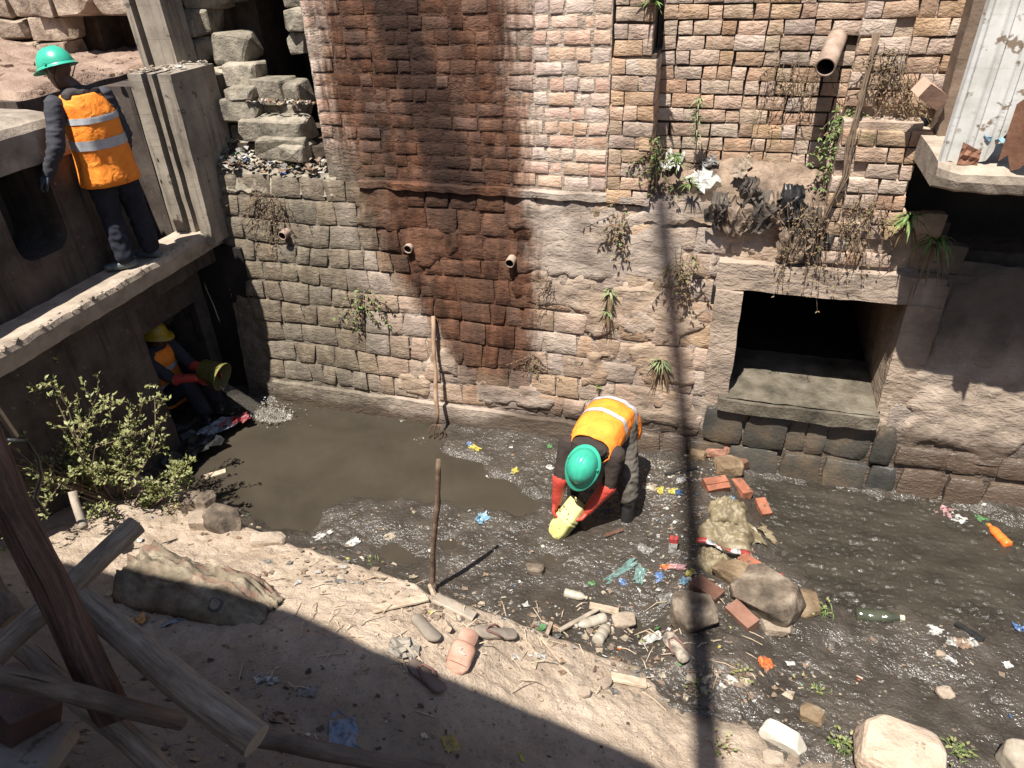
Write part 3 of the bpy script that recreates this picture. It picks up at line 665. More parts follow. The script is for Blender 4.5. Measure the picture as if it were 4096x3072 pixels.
# ruined stone corner with the black doorway
ru = thing('ruined_stone_wall', 'broken grey stone wall round a black doorway at the top left', 'wall', (-4.5, 6.4, 2.4))
def rs(px0, py0, px1, py1, Y, d=.16, amp=.2, n=2, mat=None, tilt=0, name='stone'):
    a = aty(px0, py1, Y); b_ = aty(px1, py0, Y); mb = MB()
    sx, sz = abs(b_.x-a.x)/2, abs(b_.z-a.z)/2
    hullrock(mb, (0, 0, 0), (sx*1.1, d, sz*1.12), px0*.37+py0, 28, .28, .10)
    return link(name, mb.mesh(name, mat or mRuin, False), ru, mw=Matrix.Translation(((a.x+b_.x)/2, Y+d*.6, (a.z+b_.z)/2)) @ Matrix.Rotation(tilt, 4, 'Y'))
for q in [(640, 20, 760, 150, 6.35), (735, 30, 835, 145, 6.4), (650, 140, 740, 240, 6.35), (700, 155, 790, 260, 6.3), (795, 145, 870, 225, 6.45), (870, 135, 985, 262, 6.3), (740, -40, 860, 40, 6.4), (600, -60, 760, 25, 6.45), (850, -50, 930, 20, 6.5),
          (910, 255, 1010, 350, 6.2), (840, 275, 905, 350, 6.25), (830, 395, 1010, 480, 6.0), (910, 350, 1005, 400, 6.02), (1010, 320, 1130, 415, 6.15), (1120, 330, 1200, 440, 6.2), (1010, 410, 1210, 480, 6.2), (975, 478, 1215, 560, 5.95), (940, 490, 1010, 570, 6.1), (1030, 545, 1220, 640, 5.92), (1130, 580, 1210, 640, 5.85), (1150, 30, 1225, 130, 6.3), (1160, 130, 1230, 215, 6.35), (1140, -60, 1220, 35, 6.3), (830, 340, 920, 400, 6.3), (930, 560, 1060, 640, 6.05)]:
    rs(*q)
mb = MB(); mb.box((-5.6, 7.4, 2.2), (-3.3, 7.6, 4.6)); mb.box((-5.6, 6.62, 2.2), (-4.75, 7.4, 4.6)); mb.box((-3.9, 6.5, 2.2), (-3.48, 7.4, 4.6)); mb.box((-5., 5.98, 1.9), (-3.48, 6.9, 2.62)); mb.box((-4.75, 6.7, 2.6), (-4.5, 7.4, 4.6)); mb.box((-5.5, 6.2, 4.1), (-3.4, 7.4, 4.3)); mb.build('core', mDeep, ru)
mb = MB(); mb.grid(40, 14, lambda u, v: (lerp(-4.72, -3.40, u), lerp(5.715, 6.15, v), 2.40+.10*v+.04*fbm(u*9, v*4, 3, 4)+.10*exp(-((u-.2)*5)**2)*v-.15*(1-sstep(0, .1, v)))); kind(mb.build('rubble_ledge', mRuin, smooth=True), 'structure')

# ---------------------------------------------------------------- right: slab, corrugated sheet, clutter
sb = thing('concrete_slab', 'broken concrete slab jutting from the wall over the deep shade at right', 'slab', (1.8, 5.3, 2.8))
mb = MB(); R = []
for k in range(40):
    x = lerp(1.20, 3.4, k/39); f = 4.86-.06*(x-1.2)+.025*noise.noise(V(x*5, 0, 0))+(.10 if k == 0 else .03 if k == 1 else 0); zt = 2.985+.012*noise.noise(V(x*8, 3, 0)); zb = 2.83+.014*noise.noise(V(x*9, 8, 0))
    R.append([(x, 6.2, zb), (x, 6.2, zt), (x, f+.3, zt+.01), (x, f+.03, zt), (x, f, zt-.03), (x, f+.012*noise.noise(V(x*20, 0, 0)), (zt+zb)/2), (x, f+.02, zb+.02), (x, f+.06, zb)])
mb.rings(R); mb.build('slab_body', mPlaster if False else mConcLight, sb, smooth=False)
mb = MB(); mb.box((1.3, 6.25, 1.95), (3.4, 6.4, 2.82)); mb.box((1.42, 5.75, 1.7), (3.4, 6.3, 1.99)); mb.box((1.3, 6.0, 2.05), (1.42, 6.3, 2.83)); mb.build('recess', mDeepShade, sb)
mb = MB(); conc(mb, (1.30, 5.62, 2.99), (1.52, 6.0, 4.1), 5, (3, 3, 14), .012); tag(mb.build('concrete_column', M('brown concrete', (.14, .098, .07), (.24, .175, .13), scale=4, bump=.6, bscale=30, tint=0)), 'plain brown concrete column behind the corrugated metal sheet', 'column')
mSheet = M('whitewashed metal', (.36, .34, .3), (.52, .51, .48), (.6, .59, .57), scale=4, rough=.5, bump=.15, bscale=20, tint=0, speck=(13, .6, (.2, .15, .11)), spec=.4, streak=.25)
mRust = M('rusty metal', (.11, .05, .03), (.22, .11, .07), scale=9, rough=.8, bump=.4, tint=.1)
sh = thing('corrugated_sheet', 'tall white corrugated metal sheet standing on the slab, torn at its foot', 'metal sheet', (1.4, 5, 2.98))
mb = MB()
def shf(u, v):
    x = lerp(0, .62, u); z = lerp(2.985, 4.15, v); rip_ = .016*(1 if (x*11) % 1 < .28 else -1 if (x*11) % 1 < .34 or (x*11) % 1 > .94 else -1)
    ph = (x*8.5) % 1; rip_ = .024*sstep(.0, .12, ph)*sstep(.42, .3, ph)
    zb = 2.985+.34*sstep(.2, .42, x)+.04*noise.noise(V(x*22, 1, 1)); zz = lerp(zb, 4.15, v)
    return (1.20+x*.97+.02*(zz-3), 5.0-.12*x-rip_+.06*(zz-3)*0+.01*noise.noise(V(x*5, zz*3, 0)), zz)
mb.grid(96, 14, shf); ob = mb.build('sheet', mSheet, sh, smooth=False)
sd = ob.modifiers.new('thick', 'SOLIDIFY'); sd.thickness = .004
mb = MB(); mb.grid(6, 4, lambda u, v: (1.29+.11*u, 4.93+.02*noise.noise(V(u*5, v*5, 1)), 2.99+.13*v*(1-.4*u))); ob = mb.build('rust_patch', mRust, sh); ob.modifiers.new('t', 'SOLIDIFY').thickness = .003
lp = tag(MB().rings([[(1.50+.03*k, 4.92-.03*k, 3.02+.32*u+.05*sin(k*2)) for u in (0, .3, .6, 1)] for k in range(9)], cap=False, close=False).build('rusty_metal_sheet', mRust), 'crumpled rusty brown metal sheet lying on the slab at the right edge', 'metal sheet'); lp.modifiers.new('t', 'SOLIDIFY').thickness = .004
# ---------------------------------------------------------------- behind the photographer: what throws the shade
hs = thing('house', 'house with a wide eave behind the viewer that shades the near bank', 'house', (-4.5, -2.5, 2.6))
mWallH = M('ochre wall plaster', (.35, .27, .2), (.45, .36, .27), scale=2, tint=0)
mRoofT = M('roof tile', (.2, .09, .06), (.3, .15, .1), scale=6, tint=0)
mb = MB(); mb.box((-9.5, -6, 2.4), (-1.4, -1.3, 6.3)); mb.build('wall', mWallH, hs)
mb = MB()
def roof_part(P, yb, zb):
    n = len(P); vs = list(P)+[(x, yb, zb) for x, y, z in P]+[(x, y, z-.07) for x, y, z in P]+[(x, yb, zb-.08) for x, y, z in P]; fs = []
    for i in range(n-1): fs += [(i, i+1, n+i+1, n+i), (2*n+i+1, 2*n+i, 3*n+i, 3*n+i+1), (i+1, i, 2*n+i, 2*n+i+1), (n+i, n+i+1, 3*n+i+1, 3*n+i)]
    fs += [(n-1, 3*n-1, 4*n-1, 2*n-1), (0, n, 3*n, 2*n)]; mb.add(vs, fs)
roof_part([(-10, .25, 6.), (-3.4, .17, 6.), (-2.87, .17, 6.), (-2.22, .02, 6.), (-1.3, -.05, 6.), (-.9, -.11, 6.)], -3.6, 8.2); mb.box((-10, -7, 6.3), (-.95, -3.61, 8.15)); mb.build('roof', mRoofT, hs)
mb = MB(); roof_part([(-.898, -.11, 5.995), (-.74, -.14, 5.995), (.35, -.5, 5.995)], -1.0, 6.25); mb.build('awning', mRoofT, hs)
pl = MB(); pl.tube([(.376, -1.43, 2.55), (-.97, -1.43, 9.8), (-2.6, -1.43, 18.7)], [.085, .078, .07], 12); tag(pl.build('leaning_pole', M('grey pole wood', (.15, .12, .09), (.25, .2, .15), scale=5, tint=0), smooth=True), 'tall slightly leaning wooden pole behind the viewer casting a shadow across the channel', 'pole')
# ---------------------------------------------------------------- people
def cap(mb, p0, p1, r0, r1, side=None, seg=14, end=True):
    """tapered limb piece with rounded ends; r may be (a, b) for an oval section, a along `side`"""
    p0, p1 = Vector(p0), Vector(p1); t = (p1-p0).normalized()
    a = Vector(side) if side is not None else (V(0, 0, 1) if abs(t.z) < .9 else V(1, 0, 0))
    a = (a-t*a.dot(t)).normalized(); b_ = t.cross(a)
    R0 = r0 if isinstance(r0, tuple) else (r0, r0); R1 = r1 if isinstance(r1, tuple) else (r1, r1)
    R = []
    def ring(c, ra, rb): return [c+a*ra*cos(2*pi*j/seg)+b_*rb*sin(2*pi*j/seg) for j in range(seg)]
    for k in range(1, 5):
        th = pi/2*k/5; m = min(R0); R.append(ring(p0-t*m*cos(th), R0[0]*sin(th), R0[1]*sin(th)))
    R.append(ring(p0, *R0)); R.append(ring(p1, *R1))
    for k in range(4, 0, -1):
        th = pi/2*k/5; m = min(R1); R.append(ring(p1+t*m*cos(th), R1[0]*sin(th), R1[1]*sin(th)))
    mb.rings(R)
def chain(mb, pts, rad, side=None):
    for i in range(len(pts)-1): cap(mb, pts[i], pts[i+1], rad[i], rad[i+1], side)
TMP = bpy.data.scenes.new('scratch')      # emptied and removed again below
def remesh(mb, name, mat, parent, vox=.014, smooth=4, fold=0., fs=14, label=None, fstretch=(1, 1, 1)):
    me = mb.mesh(name+'_raw', []); o = bpy.data.objects.new('tmp', me); TMP.collection.objects.link(o)
    r = o.modifiers.new('r', 'REMESH'); r.mode = 'VOXEL'; r.voxel_size = vox
    s = o.modifiers.new('s', 'SMOOTH'); s.factor = .5; s.iterations = smooth
    TMP.view_layers[0].update(); dg = TMP.view_layers[0].depsgraph; m2 = bpy.data.meshes.new_from_object(o.evaluated_get(dg))
    bpy.data.objects.remove(o); bpy.data.meshes.remove(me); m2.name = name
    if fold:
        nn = [v.normal.copy() for v in m2.vertices]; cc = [v.co.copy() for v in m2.vertices]; out = []
        for c_, n_ in zip(cc, nn):
            q = V(c_.x*fstretch[0], c_.y*fstretch[1], c_.z*fstretch[2])*fs
            out += list(c_+n_*fold*((1-2*abs(noise.noise(q)))*.7+.5*noise.noise(q*2.3)))
        m2.vertices.foreach_set('co', out)
    m2.materials.clear(); m2.materials.append(mat)
    m2.polygons.foreach_set('use_smooth', [True]*len(m2.polygons)); m2.update()
    return link(name, m2, parent, label)
def cloth(name, c, rough=.9, var=.25, bs=60, sp=.2):
    return M(name, tuple(a*(1-var) for a in c), c, tuple(min(1, a*(1+var)) for a in c), scale=9, rough=rough, bump=.5, bscale=bs, bdist=.004, tint=0, spec=sp)
mSkin = M('dark skin', (.085, .045, .032), (.12, .066, .046), scale=12, rough=.5, bump=.1, bscale=80, tint=0, spec=.4)
mHair = M('black hair', (.01, .009, .008), (.02, .017, .015), scale=40, rough=.6, tint=0)
m, t, b = base_mat('orange vest fabric', .75, .3); p = t.pos()
c = t.ramp(t.noise(p, 9, 4), [(.3, (.88, .22, .026)), (.6, (.95, .295, .036))]); dn = t.sm(t.noise(p, 13, 5, .7), .6, .72); c = t.mix(t.math('MULTIPLY', dn, .55), c, (.2, .09, .04))
t.L(c, b.inputs['Base Color']); t.L(t.bump(t.noise(p, 120, 2), .25, .002, t.bump(t.noise(p, 9, 3, .5, 1.2), .55, .03)), b.inputs['Normal']); mOrange = m
mBand = M('reflective band', (.36, .37, .39), (.5, .51, .53), scale=20, rough=.35, bump=.2, tint=0, spec=.6)
mJacket = cloth('charcoal jacket', (.045, .046, .054))
mTrouser = cloth('dark trousers', (.022, .024, .034))
mTrouserB = M('mud splashed trousers', (.035, .03, .025), (.085, .075, .062), (.12, .105, .088), scale=11, bump=.5, bscale=60, bdist=.004, tint=0, speck=(20, .6, (.03, .026, .02)))
mBoot = M('grey rubber boot', (.06, .075, .08), (.1, .12, .125), scale=8, rough=.45, bump=.15, tint=0, spec=.5)
mBootB = M('black rubber boot', (.012, .012, .013), (.03, .03, .03), scale=8, rough=.3, bump=.2, tint=0, spec=.6)
mGloveR = M('red rubber glove', (.42, .045, .032), (.58, .075, .05), scale=8, rough=.42, bump=.4, bscale=30, bdist=.006, tint=0, spec=.5, speck=(26, .6, (.12, .04, .03)))
mGloveD = M('dark blue glove', (.03, .04, .055), (.07, .085, .11), scale=15, rough=.7, bump=.3, tint=0)
mGreen = M('green helmet plastic', (.03, .3, .2), (.045, .4, .27), scale=12, rough=.3, bump=.12, bscale=60, bdist=.002, tint=0, spec=.5, speck=(40, .66, (.09, .2, .14)))
mYellow = M('yellow helmet plastic', (.3, .2, .015), (.38, .27, .02), scale=3, rough=.35, bump=.05, tint=0, spec=.5)
mStrap = M('black strap', (.012, .012, .014), (.02, .02, .022), scale=9, tint=0)

def helmet(parent, c, upv, fwd, mat, sc=1.):
    """safety helmet: dome with ridges, brim and peak, strap; c = centre of the rim"""
    upv = Vector(upv).normalized(); fwd = Vector(fwd); fwd = (fwd-upv*fwd.dot(upv)).normalized(); sd = upv.cross(fwd)
    def W(x, y, z): return Vector(c)+(fwd*x+sd*y+upv*z)*sc
    mb = MB(); n = 36; A, B, H = .142, .115, .135
    R = []
    for k in range(0, 11):
        th = pi/2*k/10.6; ca, sa = cos(th)**.85, sin(th)
        ring = []
        for j in range(n):
            a = 2*pi*j/n; y = sin(a)
            rg = .006*exp(-((y*B*ca)/.009)**2)*sstep(.25, .6, k/10)+.004*(exp(-((abs(y*B*ca)-.038)/.008)**2))*sstep(.3, .7, k/10)
            ring.append(W(A*ca*cos(a), B*ca*y, H*sa+rg))
        R.append(ring)
    mb.rings(R); o = mb.build('helmet_shell', mat, parent, smooth=True)
    mb = MB(); R = []
    for (g, dz) in ((.0, .012), (.006, -.001), (.02, -.006), (.021, -.010), (.003, -.010), (-.006, .0)):
        ring = []
        for j in range(n):
            a = 2*pi*j/n; pk = g*(1+1.6*max(0, cos(a))**3 if g > .015 else 1)+(.0 if g < .01 else .004)
            ring.append(W((A+pk)*cos(a), (B+pk*.8)*sin(a), dz-(.012*max(0, cos(a))**2 if g > .015 else 0)))
        R.append(ring)
    R.append(R[0]); mb.rings(R, cap=False); mb.build('brim', mat, parent, smooth=True)
    mb = MB(); mb.tube([W(-.09, .098, -.005), W(-.02, .092, -.075), W(.03, .04, -.145), W(.03, -.04, -.145), W(-.02, -.092, -.075), W(-.09, -.098, -.005)], .004, 6); mb.build('chin_strap', mStrap, parent)
    for s in (1, -1):
        mb = MB(); q = W(-.02, s*(B+.004), .02); mb.tube([q-sd*s*.004*sc, q+sd*s*.005*sc], .011, 8); mb.build('side_clip', mat, parent)
def head(mb, c, upv, fwd, sc=1.):
    upv = Vector(upv).normalized(); fwd = Vector(fwd); fwd = (fwd-upv*fwd.dot(upv)).normalized(); sd = upv.cross(fwd); c = Vector(c)
    W = lambda x, y, z: c+(fwd*x+sd*y+upv*z)*sc
    cap(mb, W(-.015, 0, .02), W(-.01, 0, .045), (.094, .078), (.088, .074), fwd)
    cap(mb, W(.03, 0, -.02), W(.035, 0, -.085), (.07, .062), (.05, .045), fwd)       # jaw
    cap(mb, W(.09, 0, .01), W(.108, 0, -.028), .009, .014)                            # nose
    cap(mb, W(.083, .018, -.06), W(.083, -.018, -.06), .012, .012)                    # mouth
    cap(mb, W(.078, .032, .022), W(.078, -.032, .022), .016, .016)                    # brow
    for s in (1, -1): cap(mb, W(-.005, s*.08, .02), W(-.012, s*.084, -.02), (.022, .012), (.016, .01), fwd)   # ears
    return W
def hand(mb, wrist, d, pal, sc=1., curl=.7, thumb_side=1):
    """wrist point, finger direction d, palm normal pal (fingers curl towards it)"""
    d = Vector(d).normalized(); pal = Vector(pal); pal = (pal-d*pal.dot(d)).normalized(); s = d.cross(pal)*thumb_side; w_ = Vector(wrist)
    cap(mb, w_, w_+d*.075*sc, (.034*sc, .020*sc), (.042*sc, .018*sc), s)
    for i, (off, L) in enumerate(((.034, .072), (.012, .082), (-.011, .077), (-.032, .06))):
        p = w_+(d*.085+s*off)*sc; q = d.copy(); pts = [p-d*.02*sc]; pts.append(p)
        for k, f in enumerate((.45, .32, .25)):
            ang = curl*(.5+.45*k); q = (d*cos(ang)+pal*sin(ang)); p = p+q*L*f*sc; pts.append(p)
        chain(mb, pts, [.0105*sc, .0105*sc, .0098*sc, .009*sc, .008*sc])
    p = w_+(d*.025+s*.036)*sc
    chain(mb, [p, p+(d*.03+s*.028+pal*.012)*sc, p+(d*.06+s*.03+pal*.03)*sc, p+(d*.078+s*.022+pal*.045)*sc], [.014*sc, .0125*sc, .011*sc, .009*sc])
def boot(mb, ankle, toe_dir, top, sc=1., r=.058):
    d = Vector(toe_dir).normalized(); a = Vector(ankle); f = V(a.x, a.y, a.z-.06)
    cap(mb, Vector(top), a, r*1.08, r*.9); cap(mb, f-d*.045, f+d*.10, (.043, .045), (.05, .036), V(0, 0, 1).cross(d)); cap(mb, f+d*.06, f+d*.155, (.046, .034), (.042, .026), V(0, 0, 1).cross(d))
    mb.box(*[(min(p[i] for p in q), ) for q in [] for i in range(3)]) if False else None
def torso_ring(c, t, side, a, b_, n=40, fold=0, sd=0):
    t = Vector(t).normalized(); side = Vector(side); side = (side-t*side.dot(t)).normalized(); f = t.cross(side); out = []
    for j in range(n):
        th = 2*pi*j/n; x = cos(th); y = sin(th)
        k = 1+fold*noise.noise(V(x*2.2+sd, y*2.2, Vector(c).length*3))+fold*.35*(1-2*abs(noise.noise(V(x*4+sd, y*4, Vector(c).length*5))))
        out.append(Vector(c)+side*a*k*abs(x)**.93*(1 if x > 0 else -1)+f*b_*k*abs(y)**.93*(1 if y > 0 else -1))
    return out
def vest_loft(spec, n=40):
    """spec rows: (centre, tangent, side, a, b)"""
    out = []
    for i in range(len(spec)-1):
        for k in range(4):
            u = k/4; q = [spec[i][m].lerp(spec[i+1][m], u) if m < 3 else lerp(spec[i][m], spec[i+1][m], u) for m in range(5)]; out.append(q)
    out.append(list(spec[-1])); return out
def vest(parent, spec, bands, fold=.03, mat=None, band_mat=None, straps=None):
    sp = [[Vector(r[0]), Vector(r[1]), Vector(r[2]), r[3], r[4]] for r in spec]; L = vest_loft(sp); N = len(L)
    mb = MB(); mb.rings([torso_ring(*r, fold=fold) for r in L], cap=False); o = mb.build('vest', mat or mOrange, parent, smooth=True)
    s = o.modifiers.new('thick', 'SOLIDIFY'); s.thickness = .008; s.offset = -1
    for (u0, u1) in bands:
        R = []
        for k in range(5):
            u = lerp(u0, u1, k/4)*(N-1); i = min(int(u), N-2); u -= i
            q = [L[i][m].lerp(L[i+1][m], u) if m < 3 else lerp(L[i][m], L[i+1][m], u)+.005 for m in range(5)]; R.append(torso_ring(*q, fold=fold))
        mb = MB(); mb.rings(R, cap=False); b_ = mb.build('reflective_band', band_mat or mBand, o, smooth=True)
    return o

# --- the man standing on the ledge
A_ = thing('person', 'man in green helmet and orange vest standing on the concrete ledge, seen from behind', 'person', (-4.86, 4.7, 1.9))
f = V(-.95, .3, 0).normalized(); l = V(0, 0, 1).cross(f)
pel, che, shc, hd = V(-4.83, 4.70, 2.72), V(-4.80, 4.67, 3.02), V(-4.815, 4.645, 3.26), V(-4.90, 4.615, 3.475)
Ls, Rs = shc+l*.19+f*.02, shc-l*.19
Le, Lh = V(-4.90, 4.36, 2.98), V(-5.0, 4.30, 2.79)
Re, Rh = Rs-l*.05+V(0, 0, -.29)-f*.02, Rs-l*.03+V(0, 0, -.54)+f*.05
Lhip, Rhip = pel+l*.09, pel-l*.09
Lk, Rk = V(-4.88, 4.63, 2.36), V(-4.80, 4.83, 2.36); La, Ra = V(-4.86, 4.60, 2.0), V(-4.81, 4.86, 2.0)
def body_core(parent, sc_=1.0, **J):
    mb = MB()
    chain(mb, [J['pel'], J['che'], J['shc']], [(.13, .10), (.145, .105), (.15, .09)], J['side'])
    chain(mb, [J['shc'], J['neck']], [.06, .052])
    for s in 'LR':
        chain(mb, [J[s+'s'], J[s+'e'], J[s+'h']], [.05, .042, .03]); chain(mb, [J[s+'hip'], J[s+'k'], J[s+'a']], [.082, .058, .04])
    head(mb, J['hd'], J['hup'], J['hf']); cap(mb, J['neck'], Vector(J['hd'])-Vector(J['hup']).normalized()*.05, .05, .05)
    return remesh(mb, 'body', mSkin, parent, .011, 3)
hf = (f*.9+l*.35).normalized(); hup = V(0, 0, 1)*.95+f*.25
body_core(A_, pel=pel, che=che, shc=shc, neck=shc+V(0, 0, .10)+f*.03, side=l, Ls=Ls, Le=Le, Lh=Lh, Rs=Rs, Re=Re, Rh=Rh, Lhip=Lhip, Lk=Lk, La=La, Rhip=Rhip, Rk=Rk, Ra=Ra, hd=hd, hup=hup, hf=hf)
mb = MB()
chain(mb, [pel+V(0, 0, -.03), che, shc+V(0, 0, -.02)], [(.165, .125), (.165, .125), (.17, .105)], l)
chain(mb, [Ls, Le, Lh], [.068, .058, .042]); chain(mb, [Rs, Re, Rh], [.068, .058, .042])
remesh(mb, 'jacket', mJacket, A_, .010, 2, fold=.009, fs=9, fstretch=(.8, .8, 2.6))
mb = MB(); cap(mb, shc+V(0, 0, .05)-f*.03+l*.09, shc+V(0, 0, .05)-f*.03-l*.09, .05, .05); cap(mb, shc+V(0, 0, .06)-f*.02, shc-f*.115+V(0, 0, -.09), (.11, .05), (.05, .03), l); cap(mb, shc+f*.05+V(0, 0, .07)+l*.07, shc+f*.05+V(0, 0, .07)-l*.07, .03, .03)
remesh(mb, 'hood', cloth('dark brown hood', (.05, .044, .042)), A_, .010, 3, fold=.008, fs=18)
mb = MB()
chain(mb, [Lhip+V(0, 0, .04), Lk, La+V(0, 0, .02)], [.115, .082, .075]); chain(mb, [Rhip+V(0, 0, .04), Rk, Ra+V(0, 0, .02)], [.115, .082, .075])
cap(mb, pel+l*.05, pel-l*.05, .12, .12); remesh(mb, 'trousers', mTrouser, A_, .010, 2, fold=.012, fs=11)
for a_, d_ in ((La, V(-.75, -.66, 0)), (Ra, V(-.9, -.2, 0))):
    mb = MB(); boot(mb, a_, d_, a_+V(0, 0, .12)); remesh(mb, 'boot', mBoot, A_, .010, 3)
mb = MB(); hand(mb, Lh, (-.6, -.35, -.5), (-.4, .1, -.8), 1.02, .9); remesh(mb, 'glove', mGloveD, A_, .007, 2)
mb = MB(); hand(mb, Rh, (-.1, .05, -1), (-.9, .1, 0), 1., .5, -1); remesh(mb, 'glove', mGloveD, A_, .007, 2)
up = V(0, 0, 1)
vest(A_, [(pel+V(.0, 0, -.09), up, l, .232, .18), (pel+V(0, 0, .1), up, l, .212, .17), (che, up, l, .195, .155), (che+V(0, 0, .13), up, l, .185, .15), (shc+V(0, 0, -.01), up, l, .165, .135), (shc+V(0, 0, .055), up, l, .13, .10)], [(.30, .375), (.545, .62)], fold=.10)
helmet(A_, hd+hup.normalized()*.03, hup, hf, mGreen, 1.0)

# --- the man bending over in the mud
B_ = thing('person', 'man in green helmet and orange vest bending over in the mud with red gloves', 'person', (-.72, 4.6, .0))
f = V(-.12, -1, 0).normalized(); l = V(0, 0, 1).cross(f)         # l = his left = image right
pel, che, shc, hd = V(-.70, 4.86, .80), V(-.735, 4.66, .885), V(-.775, 4.46, .84), V(-.805, 4.30, .765)
sp_ = (shc-pel).normalized(); Ls, Rs = shc+l*.20+V(0, 0, -.03), shc-l*.20+V(0, 0, -.03)
Lh, Rh = V(-.77, 4.36, .27), V(-1.03, 4.36, .31); Le, Re = V(-.62, 4.40, .52), V(-1.0, 4.37, .55)
Lhip, Rhip = pel+l*.10, pel-l*.10; Lk, Rk = V(-.50, 4.62, .46), V(-.95, 4.70, .46); La, Ra = V(-.48, 4.55, .06), V(-.97, 4.71, .06)
hup = V(-.10, -.78, .50); hf = V(-.25, -.5, -.85)
body_core(B_, pel=pel, che=che, shc=shc, neck=shc+sp_*.08, side=l, Ls=Ls, Le=Le, Lh=Lh, Rs=Rs, Re=Re, Rh=Rh, Lhip=Lhip, Lk=Lk, La=La, Rhip=Rhip, Rk=Rk, Ra=Ra, hd=hd, hup=hup, hf=hf)
mJackB = cloth('dark brown jacket', (.04, .03, .026))
mb = MB(); chain(mb, [pel, che, shc], [(.16, .12), (.165, .125), (.175, .105)], l); chain(mb, [Ls, Le, lerp(Le, Lh, .5)], [.07, .058, .048]); chain(mb, [Rs, Re, lerp(Re, Rh, .5)], [.07, .058, .048])
remesh(mb, 'jacket', mJackB, B_, .012, 3, fold=.007, fs=16)
mb = MB(); c0 = shc+sp_*.05; cap(mb, c0+l*.09+V(0, 0, .02), c0-l*.09+V(0, 0, .02), .055, .055); cap(mb, c0+l*.06-V(0, 0, .03), c0-l*.06-V(0, 0, .03), .05, .05); remesh(mb, 'collar', mJackB, B_, .010, 3, fold=.01, fs=20)
mb = MB(); chain(mb, [Lhip, Lk, La+V(0, 0, .26)], [.12, .085, .075]); chain(mb, [Rhip, Rk, Ra+V(0, 0, .26)], [.12, .085, .075]); cap(mb, pel+l*.06, pel-l*.06, .125, .125)
remesh(mb, 'trousers', mTrouserB, B_, .010, 2, fold=.013, fs=12, fstretch=(1, 1, 1.5))
for a_, d_ in ((La, V(.1, -1, 0)), (Ra, V(-.2, -1, 0))):
    mb = MB(); boot(mb, a_, d_, a_+V(.0, .02, .30)); remesh(mb, 'boot', mBootB, B_, .010, 3)
for h_, e_, d_, pal, th in ((Lh, Le, (-.55, .05, -.55), (-.75, -.2, .3), -1), (Rh, Re, (-.05, .1, -.8), (.85, -.3, -.1), 1)):
    mb = MB(); hand(mb, h_, d_, pal, 1.1, .75, th); chain(mb, [h_, lerp(h_, e_, .5), lerp(h_, e_, .95)], [.042, .052, .068]); remesh(mb, 'glove', mGloveR, B_, .0075, 2, fold=.003, fs=30)
sd_ = lambda a, b_: lerp(a, b_, .5)
vest(B_, [(pel+V(.02, .10, -.10), V(0, -.6, .8), l, .235, .17), (pel+V(0, .03, .02), V(0, -.85, .5), l, .215, .175), (lerp(pel, che, .6), sp_, l, .20, .165), (lerp(che, shc, .4), sp_, l, .195, .155), (lerp(che, shc, .85), sp_, l, .195, .14), (shc+sp_*.05, sp_, l, .165, .115)], [(.20, .26), (.44, .50)], fold=.09)
helmet(B_, hd+hup.normalized()*.03, hup, hf, mGreen, 1.02)
# --- the man crouching in the recess
C_ = thing('person', 'man in yellow helmet and orange vest crouching in the dark recess emptying a bucket', 'person', (-5.1, 5., .05))
f = V(1, -.05, 0).normalized(); l = V(0, 0, 1).cross(f)
pel, che, shc, hd = V(-5.24, 5.0, .27), V(-5.25, 5.0, .57), V(-5.21, 5.0, .79), V(-5.17, 5.0, .98)
Ls, Rs = shc+l*.18, shc-l*.18; Re, Rh = V(-4.96, 4.86, .58), V(-4.74, 4.92, .60); Le, Lh = V(-4.95, 5.14, .58), V(-4.72, 5.10, .58)
Lk, Rk = V(-4.83, 5.10, .50), V(-4.85, 4.90, .52); La, Ra = V(-4.74, 5.10, .14), V(-4.76, 4.90, .14); hup = V(.2, 0, 1); hf = V(.95, .25, -.15)
body_core(C_, pel=pel, che=che, shc=shc, neck=shc+V(.02, 0, .09), side=l, Ls=Ls, Le=Le, Lh=Lh, Rs=Rs, Re=Re, Rh=Rh, Lhip=pel+l*.09, Lk=Lk, La=La, Rhip=pel-l*.09, Rk=Rk, Ra=Ra, hd=hd, hup=hup, hf=hf)
mb = MB(); chain(mb, [pel, che, shc], [(.16, .12), (.165, .125), (.165, .105)], l); chain(mb, [Ls, Le, lerp(Le, Lh, .6)], [.066, .055, .045]); chain(mb, [Rs, Re, lerp(Re, Rh, .6)], [.066, .055, .045]); remesh(mb, 'jacket', mJacket, C_, .013, 3, fold=.007)
mb = MB(); chain(mb, [pel+l*.09, Lk, La+V(0, 0, .1)], [.115, .082, .07]); chain(mb, [pel-l*.09, Rk, Ra+V(0, 0, .1)], [.115, .082, .07]); cap(mb, pel+l*.06, pel-l*.06, .12, .12); remesh(mb, 'trousers', mTrouser, C_, .013, 3, fold=.007)
for a_ in (La, Ra): mb = MB(); boot(mb, a_, f, a_+V(-.02, 0, .16)); remesh(mb, 'boot', mBootB, C_, .011, 3)
for h_, e_, th in ((Lh, Le, 1), (Rh, Re, -1)):
    mb = MB(); hand(mb, h_, (.9, 0, -.1), (0, .8*(-1 if h_ is Lh else 1), 0), 1.05, .6, th); chain(mb, [h_, lerp(h_, e_, .5), lerp(h_, e_, .9)], [.04, .05, .06]); remesh(mb, 'glove', mGloveR, C_, .008, 2)
vest(C_, [(pel+V(0, 0, -.06), up, l, .22, .165), (pel+V(0, 0, .12), up, l, .205, .16), (che, up, l, .19, .15), (shc+V(-.01, 0, -.06), up, l, .18, .14), (shc+V(0, 0, .05), up, l, .13, .10)], [(.30, .38), (.56, .64)], fold=.08)
helmet(C_, hd+V(0, 0, .03), hup, hf, mYellow, 1.0)
